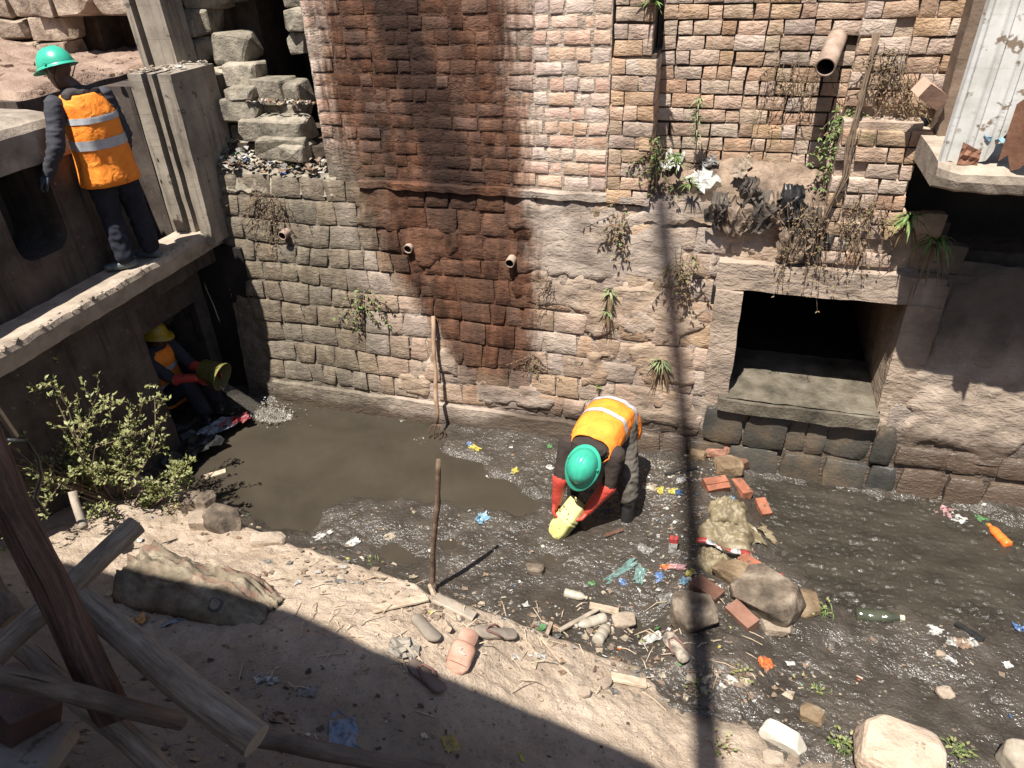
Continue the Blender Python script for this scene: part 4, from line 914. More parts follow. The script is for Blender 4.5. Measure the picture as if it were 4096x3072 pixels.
C_.location.x -= .08

bpy.data.scenes.remove(TMP)
# ---------------------------------------------------------------- objects
def axp(px, py, d): return CLOC+ray(px, py)*d
def lie(px, py): return hitf(px, py, ground_h)
def gnorm(x, y, e=.05):
    return V(ground_h(x-e, y)-ground_h(x+e, y), ground_h(x, y-e)-ground_h(x, y+e), 2*e).normalized()
def frame(p, yaw, n=None, up=0.):
    n = (n or V(0, 0, 1)).normalized(); x = V(cos(yaw), sin(yaw), 0); x = (x-n*x.dot(n)).normalized(); y = n.cross(x)
    return Matrix(((x.x, y.x, n.x, p.x+n.x*up), (x.y, y.y, n.y, p.y+n.y*up), (x.z, y.z, n.z, p.z+n.z*up), (0, 0, 0, 1)))
def put(name, mb, mat, mw, label, cat, group=None, smooth=True):
    return tag(link(name, mb.mesh(name, mat, smooth), mw=mw), label, cat, group)
mWoodG = M('weathered grey wood', (.16, .13, .1), (.3, .25, .195), (.42, .36, .29), scale=4, bump=.7, bscale=18, bdist=.008, tint=.1, stretch=(1, 1, 1))
mWoodT = M('tan handle wood', (.2, .125, .075), (.34, .225, .15), (.42, .31, .23), scale=10, rough=.7, bump=.3, bscale=30, tint=0)
mWoodD = M('dark stick bark', (.07, .045, .03), (.13, .085, .058), (.2, .14, .1), scale=16, bump=.6, bscale=30, tint=0)
mIron = M('rusty iron', (.05, .03, .02), (.13, .075, .05), scale=30, rough=.7, bump=.4, tint=0, spec=.4)
mClay = M('clay pipe', (.15, .105, .08), (.27, .195, .15), (.36, .28, .225), scale=9, bump=.3, bscale=30, tint=.05)
mInside = M('pipe inside', (.02, .015, .012), (.05, .035, .03), scale=9, tint=0)
def pipe(name, a, b_, r, th, label, mat=mClay):
    t = thing(name, label, 'pipe', tuple(a)); a, b_ = Vector(a), Vector(b_); d = (b_-a).normalized()
    u = d.cross(V(0, 0, 1)).normalized(); v = u.cross(d); n = 20
    ring = lambda c, rr: [c+u*rr*cos(2*pi*j/n)+v*rr*sin(2*pi*j/n) for j in range(n)]
    MB().rings([ring(a, r), ring(b_-d*.004, r), ring(b_, r*.97), ring(b_, r-th), ring(b_-d*.01, r-th)], cap=False).build('pipe_wall', mat, t, smooth=True)
    MB().rings([ring(b_-d*.01, r-th), ring(a+d*.02, r-th)], cap=False).add(ring(a+d*.02, r-th), [tuple(range(n))]).build('bore', mInside, t, smooth=True)
pipe('drain_pipe', (.625, 6.2, 3.56), (.525, 5.70, 3.395), .068, .012, 'brown drain pipe jutting far out of the brick wall above the rubbish', mClay)
for (px, py), lb in zip([(1128, 945), (1625, 1003), (2038, 1055)], ['small pale weep pipe in the grey left end of the stone wall', 'small dark weep pipe inside the rusty stain on the stone wall', 'small weep pipe with a pale rim at the right edge of the rusty stain']):
    p = aty(px, py, 5.60); pipe('weep_pipe', (p.x, 5.85, p.z+.02), (p.x, 5.60+(.03 if px == 1625 else 0), p.z), .042, .008, lb, mClay)

# fork leaning on the wall
t = thing('garden_fork', 'garden fork with a long wooden handle leaning against the stone wall', 'fork', (-2.44, 5.2, .05))
top = aty(1731, 1265, 5.585); bot = V(-2.45, 5.30, .22); tip = V(-2.45, 5.26, .03)
mb = MB(); n = 12; mb.tube([top.lerp(bot, k/n)+V(.006*sin(k*1.3), .005*cos(k*1.7), 0) for k in range(n+1)], [.019+.003*sin(k*.9) for k in range(n+1)], 10); mb.build('handle', mWoodT, t, smooth=True)
d = (bot-top).normalized(); mb = MB(); mb.tube([bot-d*.06, bot+d*.03], .016, 8); mb.build('socket', mIron, t, smooth=True)
for k, s in enumerate((-.075, -.027, .027, .075)):
    mb = MB(); c = bot+d*.03; mb.tube([c, c+V(s*.8, -.02, -.03), c+V(s*1.15, -.03, -.09), V(tip.x+s*1.05, 5.25, .06), V(tip.x+s, 5.24, .0)], [.009, .008, .007, .006, .003], 6); mb.build('prong', mIron, t, smooth=True)
# stick standing in the mud at the bank
a = V(-1.78, 3.40, .02); b_ = V(-1.59, 3.41, 1.36); n = 14; mb = MB()
mb.tube([a.lerp(b_, k/n)+V(.006*sin(k*.8), .005*cos(k*.6), 0) for k in range(n+1)], [.022-.0003*k+.002*sin(k*2.1) for k in range(n+1)], 9, nz=.25, ns=30)
mb.tube([a+V(.03, .01, .25), a+V(.045, .0, .1), a+V(.05, .0, -.02)], [.012, .016, .01], 6)
tag(mb.build('wooden_stick', mWoodD, smooth=True), 'dark wooden stick standing upright in the mud at the edge of the bank', 'stick')
# yellow can used as a scoop by the bending man
mCan = M('yellow jerrycan plastic', (.42, .4, .13), (.55, .52, .2), (.6, .57, .28), scale=7, rough=.5, bump=.2, bscale=20, tint=0, spec=.4, speck=(14, .6, (.16, .14, .06)))
t = thing('cut_jerrycan', 'pale yellow cut jerrycan used as a scoop in the red gloves', 'jerrycan', (-.95, 4.35, .05))
a = V(-.855, 4.40, .30); b_ = V(-1.005, 4.25, .07); ax = (b_-a).normalized(); sd = V(-.72, .62, .1); sd = (sd-ax*sd.dot(ax)).normalized(); nn = ax.cross(sd)
if nn.z < 0: nn = -nn
def crect(c, w_, h_, n=6, r=.03):
    out = []
    for (sx, sy, a0) in ((1, 1, 0), (-1, 1, pi/2), (-1, -1, pi), (1, -1, 3*pi/2)):
        for k in range(n): th = a0+pi/2*k/(n-1); out.append(c+sd*(sx*(w_-r)+r*cos(th))+nn*(sy*(h_-r)+r*sin(th)))
    return out
L = (b_-a).length
R = [crect(a+ax*L*u+nn*.0, .088*k, .055*k2) for u, k, k2 in ((0, 1, 1), (.2, 1, 1), (.45, 1, 1), (.47, 1.05, 1.06), (.5, 1.05, 1.06), (.52, 1, 1), (.56, 1, 1), (.58, 1.05, 1.06), (.61, 1.05, 1.06), (.63, 1, 1), (.9, .97, .95), (1.08, .8, .7), (1.17, .5, .4))]
R2 = [crect(a+ax*L*u, .082*k, .049*k) for u, k in ((1.1, .6), (.9, .94), (0.0, 1))]
MB().rings(R+R2[:1]*0, cap=False).add(R[-1], [tuple(range(24))]).build('shell', mCan, t, smooth=True)
MB().rings([R[0], crect(a, .082, .049)]+[crect(a+ax*L*.95, .08, .047)], cap=False).build('inner_wall', mCan, t, smooth=True)
# bucket held by the crouching man
t = thing('bucket', 'yellow green bucket tipped on its side in the dark recess', 'bucket', (-4.6, 5, .5))
a = V(-4.74, 5.0, .66); b_ = V(-4.52, 5.0, .60); ax = (b_-a).normalized(); u = ax.cross(V(0, 1, 0)).normalized(); v = ax.cross(u)
rg = lambda c, r: [c+u*r*cos(2*pi*j/28)+v*r*sin(2*pi*j/28) for j in range(28)]
MB().rings([rg(a, .001), rg(a, .105), rg(b_, .135), rg(b_, .142), rg(b_-ax*.015, .142), rg(b_-ax*.015, .138)], cap=False).build('shell', M('grimy yellow bucket', (.13, .12, .035), (.2, .19, .06), scale=8, rough=.5, tint=0), t, smooth=True)
MB().rings([rg(b_, .135), rg(a+ax*.01, .1), rg(a+ax*.01, .001)], cap=False).build('inner_wall', M('dark bucket inside', (.1, .095, .04), (.16, .15, .06), scale=6, tint=0), t, smooth=True)
mb = MB(); mb.tube([b_+u*.135]+[b_+ax*.0+u*.14*cos(th)-ax*.1*sin(th)+V(0, 0, -.0)+v*.14*cos(th)*0+V(0, -.14*sin(th), 0) for th in (.5, 1., 1.57, 2.1, 2.6)]+[b_-u*.135], .004, 5); mb.build('bail', mIron, t)
t.location.x -= .05
# thrown water and its splash
mSplash = M('foaming water', (.1, .085, .068), (.22, .2, .17), (.42, .4, .36), scale=34, rough=.2, bump=.8, bscale=60, bdist=.01, tint=0, spec=.6)
rs_ = random.Random(3); mb = MB(); P0 = atz(1080, 1650, .06)
def spf(u, v):
    x = (u-.5)*.62; y = (v-.5)*.34; e = max(0, 1-(x/.30)**2-(y/.16)**2); n = abs(noise.noise(V(x*26, y*26, 2)))+.5*abs(noise.noise(V(x*60, y*60, 5)))
    return (P0.x+x, P0.y+y, .012+e**.7*(.02+.11*n*e))
mb.grid(90, 56, spf)
for i in range(420):
    a = rs_.gauss(0, 1); b2 = rs_.gauss(0, 1); q = P0+V(a*.15, b2*.085, 0); z_ = .03+abs(rs_.gauss(0, .10))*exp(-(a*a+b2*b2)/3); r_ = rs_.choice((.002, .003, .004, .006, .009))
    rub(mb, (q.x, q.y, min(z_, .27)), (r_*1.4, r_, r_*rs_.uniform(.5, 1.2)), i, 1, .5)
ob = tag(mb.build('water_splash', mSplash, smooth=True), 'white frothy splash of thrown water by the left end of the wall', 'splash')
m, tt, bb = base_mat('clear thrown water', .06, .5); bb.inputs['Base Color'].default_value = (.36, .33, .28, 1); bb.inputs['Alpha'].default_value = .22; bb.inputs['Transmission Weight'].default_value = .6; bb.inputs['IOR'].default_value = 1.33
pp = tt.pos(); tt.L(tt.bump(tt.noise(pp, 40, 3), .5, .01), bb.inputs['Normal']); mClear = m
mb = MB(); R = []; J = [V(-4.60, 5.0, .50), V(-4.5, 5.01, .40), V(-4.38, 5.05, .27), V(-4.26, 5.10, .15), V(-4.13, 5.15, .05)]
for i in range(17):
    u = i/4; k = min(int(u), 3); c = J[k].lerp(J[k+1], u-k); w_ = lerp(.05, .10, i/16)
    R.append([c+V(.35*sin(a)*.03, cos(a)*w_*(1+.5*noise.noise(V(i*.5, cos(a)*2, 1))), sin(a)*.022*(1+.9*noise.noise(V(i*.6, a, 4)))) for a in [2*pi*j/20 for j in range(20)]])
mb.rings(R)
tag(mb.build('water_jet', mClear, smooth=True), 'stream of water poured out of the bucket toward the splash', 'water')

# bricks and stones of the little dam
mBrickO = M('orange brick', (.12, .055, .035), (.27, .1, .058), (.34, .145, .088), scale=7, bump=.8, bscale=40, tint=.15, speck=(22, .58, (.1, .07, .05)))
mBrickW = M('wet dark brick', (.07, .035, .025), (.15, .075, .05), scale=9, rough=.4, bump=.5, bscale=40, tint=.1, spec=.5)
mRockB = M('brown wet rock', (.09, .06, .035), (.2, .14, .085), (.28, .21, .14), scale=6, rough=.6, bump=1, bscale=34, bdist=.02, tint=.12)
mRockP = M('pale dusty rock', (.2, .155, .115), (.32, .255, .195), (.42, .345, .27), scale=5, bump=1, bscale=34, bdist=.02, tint=.1)
mRockM = M('mud caked rock', (.055, .043, .032), (.14, .108, .08), (.3, .245, .185), scale=4, rough=.75, bump=1, bscale=34, bdist=.018, tint=.0, lo=.38, hi=.62)
def loose_brick(px, py, yaw, label, mat=mBrickO, size=(.2, .1, .08), roll=0., pitch=0., sink=.3, ridge=False):
    p = lie(px, py); mb = MB(); sx, sy, sz = [q/2 for q in size]; rbox(mb, (-sx, -sy, -sz), (sx, sy, sz), (6, 4, 3), .007, px*.01)
    if ridge: rbox(mb, (-sx*.98, -.012, sz-.004), (sx*.98, .012, sz+.012), (6, 1, 1), .004, 3)
    mw = frame(p, yaw, None, sz*(1-sink*2)+.01) @ Matrix.Rotation(roll, 4, 'X') @ Matrix.Rotation(pitch, 4, 'Y')
    return put('brick', mb, mat, mw, label, 'brick', 'bricks of the rubble dam')
def rock(px, py, r, label, mat=mRockP, yaw=0., sink=.25, amp=.3, n=3, name='stone', seed=None, tilt=0., group=None):
    p = lie(px, py); mb = MB(); (hullrock(mb, (0, 0, 0), tuple(k*1.08 for k in r), (px*.13+py*.07) % 50, 44, .55, .14) if n < 4 else hullrock(mb, (0, 0, 0), r, 5.5, 90, .7, .2))
    return put(name, mb, mat, frame(p, yaw, None, r[2]*(1-2*sink)) @ Matrix.Rotation(tilt, 4, 'X'), label, 'stone', group, smooth=False)
loose_brick(2862, 1950, .45, 'orange brick with two ridges at the top of the dam', size=(.2, .13, .08), ridge=True, roll=.25)
loose_brick(2962, 1965, -1.0, 'orange brick lying beside the brown block in the dam', roll=-.15)
loose_brick(3050, 2040, -1.15, 'small broken orange brick lying alone in the stream edge', size=(.17, .09, .07), pitch=.2)
loose_brick(2952, 1850, -1.0, 'dull red brick propped against the brown block near the wall', mBrickW, roll=.3)
rock(2862, 1810, (.12, .09, .07), 'porous reddish rock against the foot of the stone wall', M('red porous rock', (.2, .09, .06), (.36, .19, .13), scale=14, bump=1, bscale=24, bdist=.02, tint=0), amp=.5)
rock(2790, 1830, (.08, .06, .05), 'small wet brown rock left of the reddish rock', mRockB)
rock(2915, 1880, (.13, .10, .07), 'squared brown wet stone block at the top of the dam', mRockB, .3, .15, .12)
rock(3058, 2420, (.24, .19, .15), 'largest brown boulder on the right side of the dam', mRockM, -.5, .25, .25)
rock(2945, 2320, (.17, .11, .08), 'flat brown stone half hidden under an orange brick', mRockB, -.3, .2, .15)
loose_brick(2995, 2285, -.6, 'orange brick lying on the flat brown stone', sink=-.35, size=(.18, .1, .07))
loose_brick(2965, 2480, -.75, 'reddish brown brick lying left of the largest boulder', M('brown brick', (.16, .08, .055), (.26, .14, .1), scale=8, bump=.4, tint=0), size=(.22, .11, .09), roll=.15)
loose_brick(2825, 2370, -.6, 'dark wet brick in the shadow line left of the dam', mBrickW, size=(.22, .12, .08))
rock(2770, 2480, (.16, .13, .12), 'upright mud caked boulder in the shadow line near the bank', mRockM, .4, .2, .25)
rock(3105, 2510, (.11, .08, .04), 'flat pale stone under the edge of the largest boulder', mRockP, .2, .2, .2)
rock(2937, 2375, (.055, .045, .04), 'small round cream stone between bricks of the dam', mRockP)
rock(3190, 2420, (.14, .12, .06), 'low wet brown stone right of the largest boulder', mRockB, .1, .35)
rock(3580, 3070, (.25, .2, .17), 'large smooth pinkish boulder at the bottom right', M('pink boulder', (.36, .27, .2), (.46, .355, .27), (.52, .42, .33), scale=5, bump=.9, bscale=18, bdist=.025, tint=0, speck=(12, .62, (.24, .17, .12))), -.2, .2, .18, 4)
rock(4095, 3075, (.13, .12, .09), 'speckled grey boulder cut by the bottom right corner', M('speckled boulder', (.2, .17, .13), (.36, .31, .25), scale=12, bump=.4, tint=0), .3, .2, .2)
rock(2495, 2490, (.085, .065, .035), 'flat cream stone lying at the muddy edge of the bank', mRockP, .3, .2, .3)
rock(2140, 2285, (.07, .045, .04), 'grey lump in the mud right of the standing stick', mRockM, .2)
rock(800, 2030, (.13, .1, .09), 'grey stone at the water edge below the bush', mRockM, .2); rock(900, 2105, (.17, .11, .1), 'wide dusty stone at the left end of the bank', mRockM, -.2); rock(820, 2100, (.13, .08, .08), 'pale dusty lump of earth beside the sack', mRockP, .4)
rock(1075, 2170, (.13, .06, .05), 'pale ridged stone on the lip of the bank', mRockP, .3, .2, .3); rock(3245, 2870, (.075, .05, .05), 'brown rounded stone on the lower bank at right', mRockB, -.2)
rock(3130, 2960, (.13, .07, .05), 'white flat stone at the lower edge right of the pole shadow', M('white stone', (.4, .36, .3), (.5, .46, .4), scale=6, tint=0), -.4, .25, .25)
rock(3090, 3040, (.06, .045, .03), 'small white flake of stone at the bottom edge', mRockP, .2); rock(2330, 2770, (.05, .035, .02), 'small yellowish flat stone on the dry bank', mRockP); rock(2420, 2740, (.05, .04, .03), 'small dusty stone beside the pale plank', mRockP, 1.)
rock(3760, 2620, (.03, .025, .02), 'tiny tan stone in the stream at right', mRockP); rock(3780, 2775, (.05, .045, .02), 'thin tan tile chip lying in the mud at right', mRockP, .5, .3, .2, 2)
# planks on the bank
def plank(pa, pb, w_, h_, label, mat=mWoodG, lift=.02, taper=1., name='plank'):
    a, b_ = lie(*pa), lie(*pb); ax = (b_-a); L = ax.length; ax.normalize(); n = gnorm(*((a+b_)/2).xy); y = n.cross(ax).normalized(); z_ = ax.cross(y)
    mb = MB(); R = []
    for k in range(9):
        u = k/8; c = a.lerp(b_, u)+z_*lift; ww = w_/2*lerp(1, taper, u)*(1+.08*noise.noise(V(u*5, px_seed(pa), 0))); R.append([c+y*sx*ww+z_*sz*h_/2+V(0, 0, .006*noise.noise(V(u*6, sx, sz))) for sx, sz in ((-1, -.6), (-1, .6), (-.8, 1), (.8, 1), (1, .6), (1, -.6), (.8, -1), (-.8, -1))])
    mb.rings(R); return tag(mb.build(name, mat, smooth=False), label, 'wood')
def px_seed(p): return p[0]*.017+p[1]*.003
mWoodB = M('bleached wood', (.3, .225, .16), (.42, .33, .24), (.5, .4, .3), scale=8, bump=.6, bscale=30, tint=.08, stretch=(1, 3, 1))
plank((1490, 2450), (1705, 2402), .07, .02, 'thin flat tan plank pointing at the foot of the standing stick', mWoodB); plank((1735, 2400), (1895, 2478), .09, .025, 'short grey curved board beside the foot of the standing stick', mWoodG)
plank((1706, 2365), (1775, 2545), .035, .03, 'narrow tan stick lying across the boards below the standing stick', mWoodB, .05)
plank((2440, 2715), (2580, 2745), .07, .03, 'pale bleached plank lying on the dry bank', mWoodB); plank((2355, 2435), (2470, 2460), .06, .03, 'short tan plank at the muddy edge above the bottles', mWoodB, .03)
plank((2235, 2535), (2390, 2450), .03, .02, 'thin brown lath slanting up from the bank to the mud', mWoodG, .03); plank((2200, 2500), (2130, 2680), .025, .015, 'short split stick on the dry bank left of the bottles', mWoodB, .02)
plank((2160, 2560), (2240, 2660), .02, .012, 'dry reed stalk bent on the lip of the bank', mWoodB, .02); plank((820, 1915), (905, 1890), .06, .02, 'yellowish flat chip of wood floating at the edge of the pond', mWoodB, .02)
plank((3820, 2500), (3930, 2570), .04, .03, 'black wet stick lying in the mud at right', mBootB, .02); plank((2660, 1905), (2790, 1880), .025, .02, 'wet black twig in the mud below the wall', mBootB, .02); plank((2420, 2150), (2490, 2125), .03, .015, 'reddish wet chip of wood in the mud', mBrickW, .02)
# footwear
def sole(mb, L, W_, h_, heel=.75, bend=0.):
    prof = [(0, .0), (.03, .55), (.10, .78), (.22, .80*heel+.2), (.38, .72), (.55, .8), (.72, 1.), (.86, .92), (.95, .62), (1., .0)]
    R = []
    pts = [(u*L, w_*W_/2) for u, w_ in prof]+[(u*L, -w_*W_/2*(.92 if .6 < u else 1)) for u, w_ in prof[-2:0:-1]]
    for z_, s in ((0, .97), (h_*.3, 1.), (h_*.8, 1.), (h_, .96)): R.append([(L/2+(x-L/2)*s-L/2, y*s, z_+bend*((x/L-.5)**2)*.3) for x, y in pts])
    mb.rings(R)
def arch(w_, h_, x, n=9): return [(x, w_*cos(pi*k/n), .012+h_*sin(pi*k/n)) for k in range(n+1)]
mSlide = M('dusty red rubber', (.3, .16, .11), (.42, .24, .175), (.46, .31, .24), scale=8, rough=.8, bump=.3, tint=0)
mFlip = M('grey brown rubber', (.13, .095, .078), (.2, .15, .125), scale=8, rough=.85, bump=.3, tint=0)
mStrapR = M('dull maroon strap', (.13, .07, .06), (.2, .11, .09), scale=8, tint=0)
def slide(px, py, dirpx, label, L=.325):
    p = lie(px, py); q = lie(*dirpx); yaw = atan2(q.y-p.y, q.x-p.x); t = tag(link('slide_sandal', None, mw=frame(p, yaw, gnorm(p.x, p.y), .015)), label, 'sandal')
    mb = MB(); sole(mb, L, .145, .04); link('sole', mb.mesh('sole', mSlide, True), t).matrix_parent_inverse = Matrix()
    mb = MB(); R = []
    for k in range(7):
        x = lerp(-.03, .10, k/6); w_ = .075-.004*k/6; R.append([(x+.012*sin(pi*j/10)*(1 if k > 3 else 0), w_*cos(pi*j/10), .02+(.058-.02*(k/6))*sin(pi*j/10)**.7) for j in range(11)])
    mb.rings(R, cap=False, close=False); o = link('upper', mb.mesh('upper', mSlide, True), t); o.matrix_parent_inverse = Matrix(); o.modifiers.new('t', 'SOLIDIFY').thickness = .006
    mb = MB(); mb.tube([(.012, -.05, .04), (.03, -.01, .082), (.05, -.02, .076), (.06, .02, .075)], .003, 5); o = link('emblem', mb.mesh('emblem', mBand), t); o.matrix_parent_inverse = Matrix()
    return t
def flipflop(px, py, dirpx, label, mat, L=.29, strap=True):
    p = lie(px, py); q = lie(*dirpx); yaw = atan2(q.y-p.y, q.x-p.x); t = tag(link('flip_flop', None, mw=frame(p, yaw, gnorm(p.x, p.y), .01)), label, 'sandal')
    mb = MB(); sole(mb, L, .105, .022, bend=.15); link('sole', mb.mesh('sole', mat, True), t).matrix_parent_inverse = Matrix()
    if strap:
        for s in (1, -1):
            mb = MB(); mb.tube([(.075, 0, .02), (.06, s*.02, .045), (.0, s*.042, .04), (-.04, s*.046, .018)], [.005, .007, .008, .006], 7); link('strap', mb.mesh('strap', mStrapR, True), t).matrix_parent_inverse = Matrix()
    return t
_old = link
def link(name, me, parent=None, label=None, mw=None):
    o = bpy.data.objects.new(name, me) if me is None else None
    if me is None:
        COL.objects.link(o); o.matrix_basis = mw; BASE[o.name] = mw.copy(); return o
    return _old(name, me, parent, label, mw)
slide(1845, 2620, (1800, 2700), 'dusty reddish slide sandal lying in the sun on the bank'); flipflop(1703, 2720, (1650, 2665), 'grey brown flip flop lying half in shade beside the slide sandal', mFlip)
flipflop(1700, 2528, (1740, 2580), 'torn grey shoe sole without straps on the sunny bank', M('grey sole', (.16, .135, .11), (.26, .22, .18), scale=9, tint=0), .26, False)
flipflop(1975, 2542, (1880, 2530), 'pale dusty flip flop lying in the sun right of the slide sandal', M('pale dusty rubber', (.2, .165, .13), (.3, .255, .205), scale=9, bump=.4, tint=0), .31)
flipflop(2708, 2600, (2650, 2540), 'mud covered sandal stuck in the mud by the pole shadow', M('muddy sandal', (.09, .075, .06), (.34, .29, .23), scale=14, tint=0, lo=.4, hi=.6), .26)
# bottles
mPetD = M('dusty clear plastic', (.26, .225, .175), (.38, .34, .28), scale=9, rough=.4, bump=.3, bscale=20, tint=0, spec=.4)
mDarkG = M('dark green glassy plastic', (.03, .035, .022), (.07, .075, .05), scale=9, rough=.15, bump=.2, bscale=14, tint=0, spec=.6)
mOrg = M('orange plastic', (.7, .13, .02), (.85, .2, .04), scale=9, rough=.35, bump=.2, bscale=14, tint=0, spec=.5)
mCapW = M('cream cap', (.45, .4, .28), (.55, .5, .36), scale=5, tint=0)
def bottle(pa, pb, r, label, mat, capm=mCapW, up=.6, crush=.0):
    a, b_ = lie(*pa), lie(*pb); ax = b_-a; L = ax.length; ax.normalize(); n = V(0, 0, 1); y = n.cross(ax).normalized(); z_ = ax.cross(y)
    mw = Matrix(((ax.x, y.x, z_.x, a.x), (ax.y, y.y, z_.y, a.y), (ax.z, y.z, z_.z, a.z+r*up), (0, 0, 0, 1)))
    t = tag(link('bottle', None, mw=mw), label, 'bottle')
    mb = MB(); P = [(0, .3), (.0, .85), (.03, 1), (.2, 1), (.22, .95), (.26, .95), (.28, 1), (.48, 1), (.5, .95), (.54, .95), (.56, 1), (.68, .97), (.8, .7), (.88, .36), (.93, .34)]
    R = [[(u*L, rr*r*cos(2*pi*j/18), rr*r*sin(2*pi*j/18)*(1-crush*sin(pi*u)**2*(.6+.4*noise.noise(V(u*6, j*.4, 0))))) for j in range(18)] for u, rr in P]
    mb.rings(R); link('body', mb.mesh('body', mat, True), t).matrix_parent_inverse = Matrix()
    mb = MB(); mb.rings([[(u*L, r*rr*cos(2*pi*j/12), r*rr*sin(2*pi*j/12)) for j in range(12)] for u, rr in ((.91, .42), (1., .42), (1.005, .36))]); link('cap', mb.mesh('cap', capm, True), t).matrix_parent_inverse = Matrix()
    return t
bottle((2258, 2378), (2350, 2400), .034, 'small dusty plastic bottle lying on the mud above the bank', mPetD, mPetD, crush=.3); bottle((2388, 2575), (2435, 2505), .042, 'dusty plastic bottle seen from its base at the lip of the bank', mPetD, mPetD)
bottle((2420, 2480), (2300, 2515), .04, 'flattened dusty bottle under the brown lath', mPetD, mPetD, crush=.6); bottle((3420, 2462), (3615, 2478), .05, 'dark green bottle with cream cap lying in the stream', mDarkG, crush=.35, up=.3)
bottle((4030, 2190), (3950, 2105), .04, 'bright orange plastic bottle at the right edge of the stream', mOrg, mOrg, crush=.3, up=.5)
# ---------------------------------------------------------------- sacks, rags, tape, litter
def plast(name, c, rough=.4, sp=.45, var=.15): return M(name, tuple(a*.25+.03 for a in c), tuple(a*.85+.01 for a in c), c, scale=26, lo=.36, hi=.6, rough=rough, bump=.4, bscale=40, bdist=.006, tint=0, spec=sp)
PM = {k: plast(k+' plastic', v) for k, v in dict(white=(.42, .41, .385), cream=(.34, .28, .205), blue=(.07, .14, .3), sky=(.16, .3, .4), red=(.36, .04, .035), yellow=(.42, .36, .07), green=(.07, .19, .06), orange=(.5, .12, .03), black=(.012, .012, .013), grey=(.17, .16, .145), brown=(.2, .13, .085), pink=(.38, .2, .2), teal=(.13, .22, .2)).items()}
mRag = M('dark dusty rag', (.03, .025, .022), (.08, .066, .055), (.15, .125, .1), scale=7, bump=.6, bscale=30, tint=.1)
mRagB = M('brown dusty rag', (.13, .095, .07), (.24, .18, .135), scale=7, bump=.6, bscale=30, tint=.1)
m, tt, bb = base_mat('thin clear film', .18, .5); bb.inputs['Base Color'].default_value = (.6, .6, .57, 1); bb.inputs['Alpha'].default_value = .45; pp = tt.pos(); tt.L(tt.bump(tt.noise(pp, 50, 3), .6, .01), bb.inputs['Normal']); mFilm = m
def crumple_mesh(name, sx, sy, h_, seed, mat, n=8, fr=3.2):
    mb = MB()
    def f(u, v):
        x = (u-.5)*sx; y = (v-.5)*sy; q = V(u*fr+seed, v*fr, seed*.7)
        n1 = noise.noise(q); n2 = noise.noise(q*2.3+V(3, 1, 4))
        e = noise.noise(V(u*4, v*4, seed+9))
        return (x*(1+.35*e)+h_*.5*n2, y*(1+.35*noise.noise(V(v*4, u*4, seed+3)))+h_*.5*n1, h_*(.45+.75*abs(n1)+.35*n2))
    mb.grid(n, n, f); return mb.mesh(name, mat, False)
def scrap(px, py, sx, sy, h_, mat, label, cat='litter', name='plastic_scrap', yaw=None, pos=None, nrm=None, up=0., n=8):
    p = pos or lie(px, py); sd = px*.013+py*.031; me = crumple_mesh(name, sx, sy, h_, sd, mat, n)
    mw = frame(p, sd*5 if yaw is None else yaw, nrm or gnorm(p.x, p.y), up-(.35*h_ if pos is None else .003))
    o = tag(link(name, me, mw=mw), label, cat); o.modifiers.new('t', 'SOLIDIFY').thickness = .002; return o
